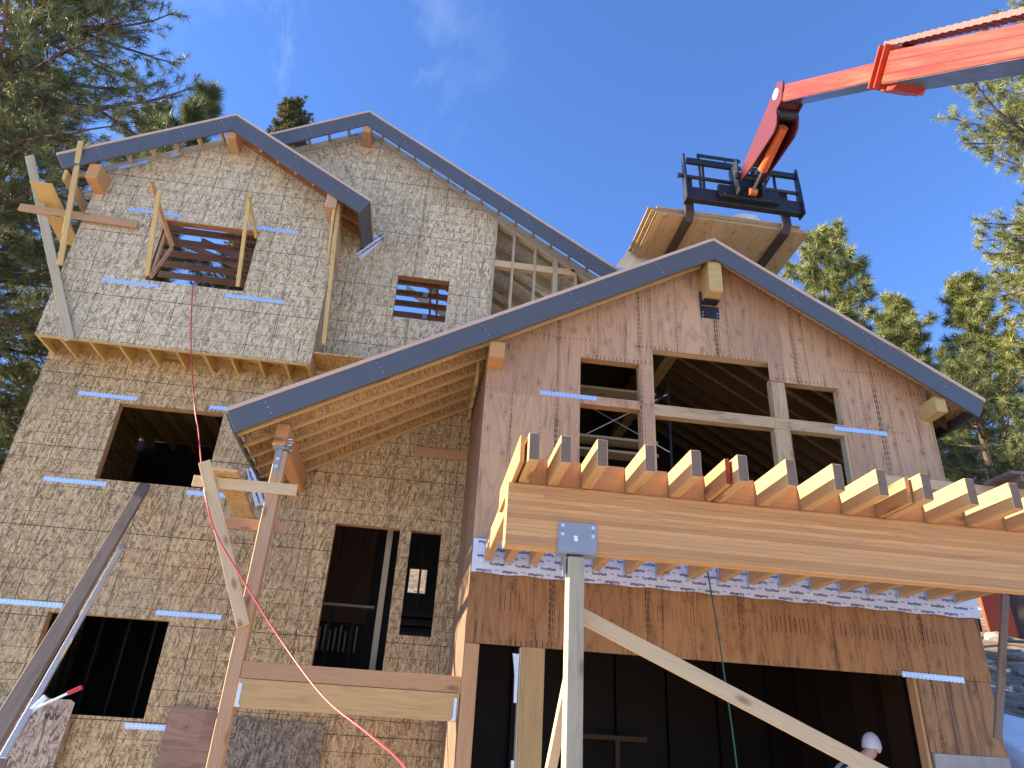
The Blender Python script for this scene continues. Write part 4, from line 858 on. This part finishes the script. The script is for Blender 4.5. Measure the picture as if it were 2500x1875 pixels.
# ------------------------------------------------------------ red shed on the slope
SH = thing('shed', 'red boarded shed on the slope behind the garage corner', 'shed')
M['redwall'] = lumber('red stained boards', (.46, .085, .035), (.36, .06, .025), ring=40, kn=.4)
M['darkred'] = lumber('dark red boards', (.07, .02, .015), (.05, .015, .01), kn=.3)
MB().prism([(20.75, 6.4), (21.85, 6.4), (21.75, 9.8), (20.62, 9.8)], 1, 25, 25.1, g=3).build('wall_panel', 'redwall', SH); bx('wall', (21.95, 25.3, 5.4), (27, 25.5, 9.9), 'darkred', SH); bx('wall', (20.0, 25.3, 5.4), (20.7, 25.5, 9.9), 'darkred', SH); bx('roof', (19.6, 24.6, 9.9), (27.4, 28, 10.1), 'darkred', SH)
rk = plain('granite', (.25, .23, .21), .9, 0, .2, .3, 6)
for i, (x, y, s_) in enumerate(((12.4, 14.6, .16), (14.2, 16.4, .22), (13.6, 15.6, .14), (16.3, 18.9, .28), (19.9, 23.6, .45), (11.3, 13.2, .14))):
    bm = bmesh.new(); bmesh.ops.create_icosphere(bm, subdivisions=2, radius=s_)
    for v in bm.verts: v.co *= 1+.25*math.sin(v.co.x*5+i)+.15*rnd.uniform(-1, 1); v.co.z *= .6
    me = bpy.data.meshes.new('boulder'); bm.to_mesh(me); bm.free(); me.materials.append(rk)
    o = bpy.data.objects.new('boulder', me); o.location = (x, y, bank_h(x, y)+.05); scn.collection.objects.link(o)
    tag(o, 'grey granite boulder lying on the slope behind the garage corner', 'boulder', 'boulders on the slope')
# ------------------------------------------------------------ worker
def worker():
    W = thing('person', 'worker in white shirt, dark braces and white cap inside the garage door', 'person')
    ox, oy, oz = 5.60, 9.50, .07
    J = {'pel': (-.42, .0, 1.02, .155, .12), 'wst': (-.37, 0, 1.19, .15, .12), 'chs': (-.22, 0, 1.46, .175, .14), 'shl': (-.09, -.0, 1.645, .13, .10), 'nek': (.08, 0, 1.75, .06, .06), 'hd0': (.22, 0, 1.80, .078, .085), 'hd1': (.265, 0, 1.90, .085, .095),
         'sL': (-.10, -.19, 1.61, .07, .07), 'eL': (-.02, -.27, 1.33, .052, .052), 'wL': (.20, -.22, 1.15, .034, .03), 'hL': (.28, -.20, 1.12, .035, .02),
         'sR': (-.10, .19, 1.61, .07, .07), 'eR': (-.02, .27, 1.33, .052, .052), 'wR': (.20, .22, 1.15, .034, .03), 'hR': (.28, .20, 1.12, .035, .02),
         'tL': (-.41, -.10, .93, .095, .1), 'kL': (-.28, -.11, .55, .065, .065), 'aL': (-.36, -.11, .13, .045, .045), 'fL': (-.18, -.12, .08, .045, .035),
         'tR': (-.41, .10, .93, .095, .1), 'kR': (-.22, .11, .56, .065, .065), 'aR': (-.26, .11, .13, .045, .045), 'fR': (-.08, .12, .08, .045, .035)}
    for f_, dy in enumerate((-.036, -.012, .012, .036)):
        for sd in ('L', 'R'):
            h = J['h'+sd]; J['g%s%d' % (sd, f_)] = (h[0]+.05, h[1]+dy, h[2]-.005, .010, .010); J['i%s%d' % (sd, f_)] = (h[0]+.085, h[1]+dy, h[2]-.04+.004*f_, .008, .008)
    for sd, q in (('L', 1), ('R', -1)):
        h = J['h'+sd]; J['u'+sd] = (h[0]+.02, h[1]+q*.05, h[2]-.02, .011, .011)
    names = list(J); ix = {n: i for i, n in enumerate(names)}
    E = [('pel', 'wst'), ('wst', 'chs'), ('chs', 'shl'), ('shl', 'nek'), ('nek', 'hd0'), ('hd0', 'hd1'), ('shl', 'sL'), ('sL', 'eL'), ('eL', 'wL'), ('wL', 'hL'), ('shl', 'sR'), ('sR', 'eR'), ('eR', 'wR'), ('wR', 'hR'), ('pel', 'tL'), ('tL', 'kL'), ('kL', 'aL'), ('aL', 'fL'), ('pel', 'tR'), ('tR', 'kR'), ('kR', 'aR'), ('aR', 'fR')]
    for sd in 'LR':
        E.append(('h'+sd, 'u'+sd))
        for f_ in range(4): E += [('h'+sd, 'g%s%d' % (sd, f_)), ('g%s%d' % (sd, f_), 'i%s%d' % (sd, f_))]
    me = bpy.data.meshes.new('body'); me.from_pydata([(J[n][0]+ox, J[n][1]+oy, J[n][2]+oz) for n in names], [(ix[a], ix[b]) for a, b in E], [])
    o = bpy.data.objects.new('body', me); scn.collection.objects.link(o)
    sk = o.modifiers.new('skin', 'SKIN'); sk.use_smooth_shade = True
    for n, i in ix.items(): me.skin_vertices[0].data[i].radius = (J[n][3], J[n][4]); me.skin_vertices[0].data[i].use_root = n == 'pel'
    o.modifiers.new('sub', 'SUBSURF').levels = 2; o.modifiers['sub'].render_levels = 2
    dg = bpy.context.evaluated_depsgraph_get(); bme = bpy.data.meshes.new_from_object(o.evaluated_get(dg)); bpy.data.objects.remove(o)
    b = NB('worker clothes and skin'); x, y, z = b.sep(b.pos())
    c = b.mix(b.math('GREATER_THAN', z, 1.815), (.62, .62, .68), (.50, .30, .22))
    c = b.mix(b.math('LESS_THAN', z, 1.0), c, (.06, .07, .10)); c = b.mix(b.math('LESS_THAN', z, .22), c, (.05, .04, .03))
    hand = b.math('MULTIPLY', b.math('GREATER_THAN', x, ox+.22), b.math('LESS_THAN', z, 1.25)); c = b.mix(hand, c, (.50, .30, .22))
    # dark braces over the shirt
    bc = b.math('MULTIPLY', b.math('LESS_THAN', b.math('ABSOLUTE', b.math('SUBTRACT', b.math('ABSOLUTE', b.math('SUBTRACT', y, oy)), .095)), .035), b.math('MULTIPLY', b.math('GREATER_THAN', z, 1.0), b.math('LESS_THAN', z, 1.79)))
    c = b.mix(bc, c, (.03, .035, .05)); bm_ = b.fin(c, .85)
    bme.materials.clear(); bme.materials.append(bm_); bo = bpy.data.objects.new('body', bme); scn.collection.objects.link(bo); bo.parent = W
    # cap
    bm = bmesh.new(); bmesh.ops.create_uvsphere(bm, u_segments=24, v_segments=14, radius=1)
    for v in bm.verts:
        if v.co.z < -.45: v.co.z = -.45
        pk = max(0, v.co.z); v.co.x = v.co.x*.120-.02*pk; v.co.y *= .108; v.co.z = v.co.z*.135*(1+.12*pk)
    bmesh.ops.rotate(bm, verts=bm.verts, cent=(0, 0, 0), matrix=Matrix.Rotation(R(18), 3, 'Y')); bmesh.ops.translate(bm, verts=bm.verts, vec=(ox+.262, oy, 1.905+oz))
    me = bpy.data.meshes.new('cap'); bm.to_mesh(me); bm.free(); me.polygons.foreach_set('use_smooth', [True]*len(me.polygons)); me.materials.append(plain('white knit cap', (.55, .54, .62), .9, 0, .1, .12, 30))
    c_ = bpy.data.objects.new('cap', me); scn.collection.objects.link(c_); c_.parent = W
    # face: nose, eyes, mouth, ears
    sk_ = plain('skin', (.50, .30, .22), .6); fx = ox+.345
    m = MB(); m.prism([(fx-.01, 1.885+oz), (fx+.03, 1.85+oz), (fx+.0, 1.842+oz)], 1, oy-.012, oy+.012); m.build('nose', sk_, W)
    for s_ in (-1, 1):
        MB().tube([(fx-.012, oy+s_*.032, 1.887+oz), (fx-.002, oy+s_*.032, 1.887+oz)], .010, 8).build('eye', 'blackink', W); MB().tube([(ox+.25, oy+s_*.088, 1.87+oz), (ox+.25, oy+s_*.100, 1.872+oz)], .028, 10).build('ear', sk_, W)
    bx('mouth', (fx-.02, oy-.022, 1.888), (fx-.006, oy+.022, 1.896), plain('lips', (.3, .1, .08)), W)
worker()
# ------------------------------------------------------------ TREES
def foliage(name, c1, c2, c3):
    b = NB(name); at = b.n('ShaderNodeAttribute', attribute_name='tone').outputs['Fac']
    c = b.ramp(at, [(0, c1), (.55, c2), (1, c3)])
    b.fin(c, .5, 0, .35)
    tr = b.n('ShaderNodeBsdfTranslucent'); b.l(c, tr.inputs[0]); ms = b.n('ShaderNodeMixShader'); ms.inputs[0].default_value = .18
    b.l(b.p.outputs[0], ms.inputs[1]); b.l(tr.outputs[0], ms.inputs[2]); b.l(ms.outputs[0], b.o.inputs[0]); return b.m
M['needle_d'] = foliage('dark pine needles', (.045, .058, .020), (.13, .155, .05), (.30, .31, .11))  # light end of the ramp stands for sunlit sparkle
M['needle_l'] = foliage('sunlit pine needles', (.07, .085, .022), (.22, .24, .07), (.44, .44, .17))  # greens lightened so the colour itself carries sunshine
M['needle_c'] = foliage('cedar scales', (.05, .055, .02), (.12, .12, .04), (.20, .15, .05))
bb = NB('pine bark'); bn = bb.noise(bb.mapg(bb.pos(), (6, 6, 1.5)), 1, 6, .7); bb.bump(bn, .8, .05)
M['bark'] = bb.fin(bb.mix(bb.rng(bn, .35, .65), (.055, .035, .022), (.20, .13, .085)), .9)
nr = np.random.default_rng(11)
def needles(name, tips, mat, parent, nn, ln, wd, spread=1.15):
    # tips: array (k,7): position, direction, size
    T_ = np.array(tips); k = len(T_)
    P = np.repeat(T_[:, :3], nn, 0); Dv = np.repeat(T_[:, 3:6], nn, 0); S = np.repeat(T_[:, 6], nn)[:, None]
    n = len(P); rv = nr.normal(size=(n, 3)); rv /= np.linalg.norm(rv, axis=1)[:, None]
    d = Dv*nr.uniform(.1, 1.0, (n, 1))+rv*spread*.75; d /= np.linalg.norm(d, axis=1)[:, None]
    base = P+Dv*nr.uniform(-.7, .25, (n, 1))*ln*S*.8
    L_ = ln*S*nr.uniform(.65, 1.1, (n, 1)); tip = base+d*L_; tip[:, 2] -= .08*L_[:, 0]
    sd = np.cross(d, nr.normal(size=(n, 3))); sd /= np.linalg.norm(sd, axis=1)[:, None]; sd *= wd*S
    V = np.empty((n*3, 3)); V[0::3] = base-sd; V[1::3] = base+sd; V[2::3] = tip
    me = bpy.data.meshes.new(name); me.vertices.add(n*3); me.vertices.foreach_set('co', V.ravel().astype(np.float32))
    me.loops.add(n*3); me.loops.foreach_set('vertex_index', np.arange(n*3, dtype=np.int32))
    me.polygons.add(n); me.polygons.foreach_set('loop_start', np.arange(0, n*3, 3, dtype=np.int32))
    try: me.polygons.foreach_set('loop_total', np.full(n, 3, dtype=np.int32))
    except Exception: pass
    at = me.attributes.new('tone', 'FLOAT', 'POINT'); tone = np.repeat(np.clip(np.repeat(nr.uniform(.0, 1, k), nn)+nr.normal(0, .15, n), 0, 1), 3)
    at.data.foreach_set('value', tone.astype(np.float32)); me.update(); me.validate()
    me.materials.append(M[mat]); o = bpy.data.objects.new(name, me); scn.collection.objects.link(o); o.parent = parent; return o
def pine(label, base, h, cr, z0, seed, mat='needle_d', nn=34, ln=.2, wd=.006, wh=.55, perw=5, lean=(0, 0), group=None, trunk_r=.22, sub=.36, cones=0, droop=.0, keep=None, tuft=1.0, name='pine_tree'):
    rg = random.Random(seed); t = thing(name, label, 'tree', group); bx_, by_, bz_ = base
    wood = MB(); tips = []
    def axis(z): f = z/h; return Vector((bx_+lean[0]*f+.12*math.sin(f*7+seed), by_+lean[1]*f+.12*math.cos(f*5+seed), bz_+z))
    n = 14; wood.tube([axis(h*i/n) for i in range(n+1)], [trunk_r*(1-i/n)**.8+.015 for i in range(n+1)], 8, cap=False)
    z = z0
    while z < h*.985:
        f = (z-z0)/(h-z0); R_ = cr*(min(1, .35+f*3) if f < .22 else 1)*(1-f)**.62*rg.uniform(.75, 1.15)+.25
        a0 = rg.uniform(0, 6.28)
        for b_ in range(perw):
            a = a0+6.283*b_/perw+rg.uniform(-.35, .35); L_ = R_*rg.uniform(.65, 1.12)
            el = R(rg.uniform(-8, 18)+35*f**2-droop*(1-f))
            p = axis(z+rg.uniform(-.15, .15)); d = Vector((math.cos(a)*math.cos(el), math.sin(a)*math.cos(el), math.sin(el)))
            if keep and not keep(p+d*L_*.8): continue
            ns = max(3, int(L_/.45)); pts = [p]; q = p.copy(); dd = d.copy()
            for s_ in range(ns):
                g = (s_+1)/ns; dd = (dd+Vector((rg.uniform(-.13, .13), rg.uniform(-.13, .13), -.06+.17*g))).normalized(); q = q+dd*(L_/ns); pts.append(q.copy())
            r0 = .014+.014*L_; wood.tube(pts, [r0*(1-.8*i/ns) for i in range(ns+1)], 4, cap=False)
            for s_ in range(1, ns+1):
                g = s_/ns
                if g < .25 and L_ > 1.2: continue
                c = pts[s_]; dirb = (pts[s_]-pts[s_-1]).normalized()
                for side in (-1, 1):
                    for rep in range(2):
                        ang = side*rg.uniform(.5, 1.1); tl = (L_*.34*(1.15-g)+.18)*rg.uniform(.5, 1.1)
                        td = (Matrix.Rotation(ang, 3, 'Z') @ dirb+Vector((0, 0, rg.uniform(-.15, .45)))).normalized()
                        s0 = c-dirb*rg.uniform(0, .4)
                        e = s0+td*tl; wood.tube([s0, s0+td*tl*.5+Vector((0, 0, -.02)), e], [.008, .006, .004], 3, cap=False)
                        m_ = max(1, int(tl/sub))
                        for j in range(m_): pt = s0+td*tl*(1-j/m_*.8); tips.append((*pt, *td, rg.uniform(.8, 1.15)*tuft))
                        if tl > .5:
                            td2 = (Matrix.Rotation(-ang*.8, 3, 'Z') @ td+Vector((0, 0, .2))).normalized(); e2 = s0+td*tl*.5+td2*tl*.45; wood.tube([s0+td*tl*.5, e2], [.006, .004], 3, cap=False); tips.append((*e2, *td2, rg.uniform(.8, 1.1)*tuft))
            tips.append((*pts[-1], *dd, 1.15*tuft))
        z += wh*rg.uniform(.75, 1.25)*(1-.35*f)
    tips.append((*axis(h), 0, 0, 1, 1.1))
    wood.build('trunk', 'bark', t); needles('crown', tips, mat, t, nn, ln, wd)
    if cones:
        cm = M.setdefault('cone', plain('pine cone', (.16, .06, .03), .8))
        for i in range(cones):
            a = tips[rg.randrange(len(tips))]; p = Vector(a[:3]); MB().tube([p, p+Vector((0, 0, -.03)), p+Vector((0, 0, -.10))], [.02, .045, .012], 8).build('cone', cm, t)
    return len(tips)
cnt = 0
cnt += pine('big dark pine towering over the left side of the house', (-10.6, 12.6, 0), 24, 4.8, 7.0, 3, nn=44, ln=.25, wd=.0055, wh=.55, perw=6, sub=.38)
cnt += pine('tall dark pine filling the left edge behind the leaning board', (-11.3, 15.5, 0), 18, 3.8, 3.0, 5, nn=44, ln=.24, wd=.006, wh=.6, perw=6, sub=.40, lean=(-.5, .5))
cnt += pine('slender dark pine low behind the left corner of the house', (-9.0, 17.5, 0), 15.5, 2.4, 2.5, 8, nn=44, ln=.24, wd=.007, wh=.55, perw=5, sub=.34)
cnt += pine('bluish young pine whose top shows behind the bay roof', (-8.9, 18.6, 0), 21.2, 1.7, 8, 12, nn=80, ln=.42, wd=.007, wh=.8, perw=4, sub=.55)
cnt += pine('distant pine left of the young pine behind the bay roof', (-11.4, 20.5, 0), 22.0, 2.8, 6, 15, nn=50, ln=.28, wd=.008, wh=.55, perw=5, sub=.36)
cnt += pine('dark pine glimpsed through the open bay window', (-7.2, 21.8, 0), 18.5, 3.0, 5, 19, nn=50, ln=.28, wd=.009, wh=.55, perw=6, sub=.34)
cnt += pine('small cedar with brownish tips between the two upper gables', (-7.9, 24, 1), 25.9, 1.7, 17, 21, mat='needle_c', nn=60, ln=.16, wd=.011, wh=.33, perw=6, sub=.18, name='cedar_tree')
cnt += pine('sunlit pine with rounded tufts behind the garage roof ridge', (14.9, 22, 2.2), 19.6, 3.7, 8, 31, mat='needle_l', nn=70, ln=.36, wd=.010, wh=.85, perw=5, sub=.75, cones=6)
cnt += pine('short sunlit pine lower on the right roof slope', (19.0, 24, 3), 17.3, 2.4, 7, 33, mat='needle_l', nn=70, ln=.38, wd=.011, wh=.85, perw=5, sub=.75)
cnt += pine('young sunlit pine with a pointed top right of the garage', (18.9, 20.2, 2.4), 16.3, 2.6, 5.0, 37, mat='needle_l', nn=64, ln=.33, wd=.009, wh=.7, perw=5, sub=.58, lean=(.2, 0))
cnt += pine('broad yellow green pine at the right edge of the picture', (20.0, 17.6, 2.0), 17.4, 3.5, 5.0, 41, mat='needle_l', nn=60, ln=.31, wd=.008, wh=.65, perw=6, sub=.54)
cnt += pine('near pine reaching branches in from the upper right edge', (17.6, 12.2, 1.5), 24, 5.3, 9.5, 47, mat='needle_l', nn=60, ln=.24, wd=.006, wh=.62, perw=5, sub=.34, cones=14, trunk_r=.3)
cnt += pine('dark trunked pine behind the right eave of the garage', (15.3, 17.0, 2.0), 11.0, 2.8, 4.6, 53, mat='needle_d', nn=50, ln=.26, wd=.007, wh=.65, perw=5, sub=.40)
print('tufts', cnt)
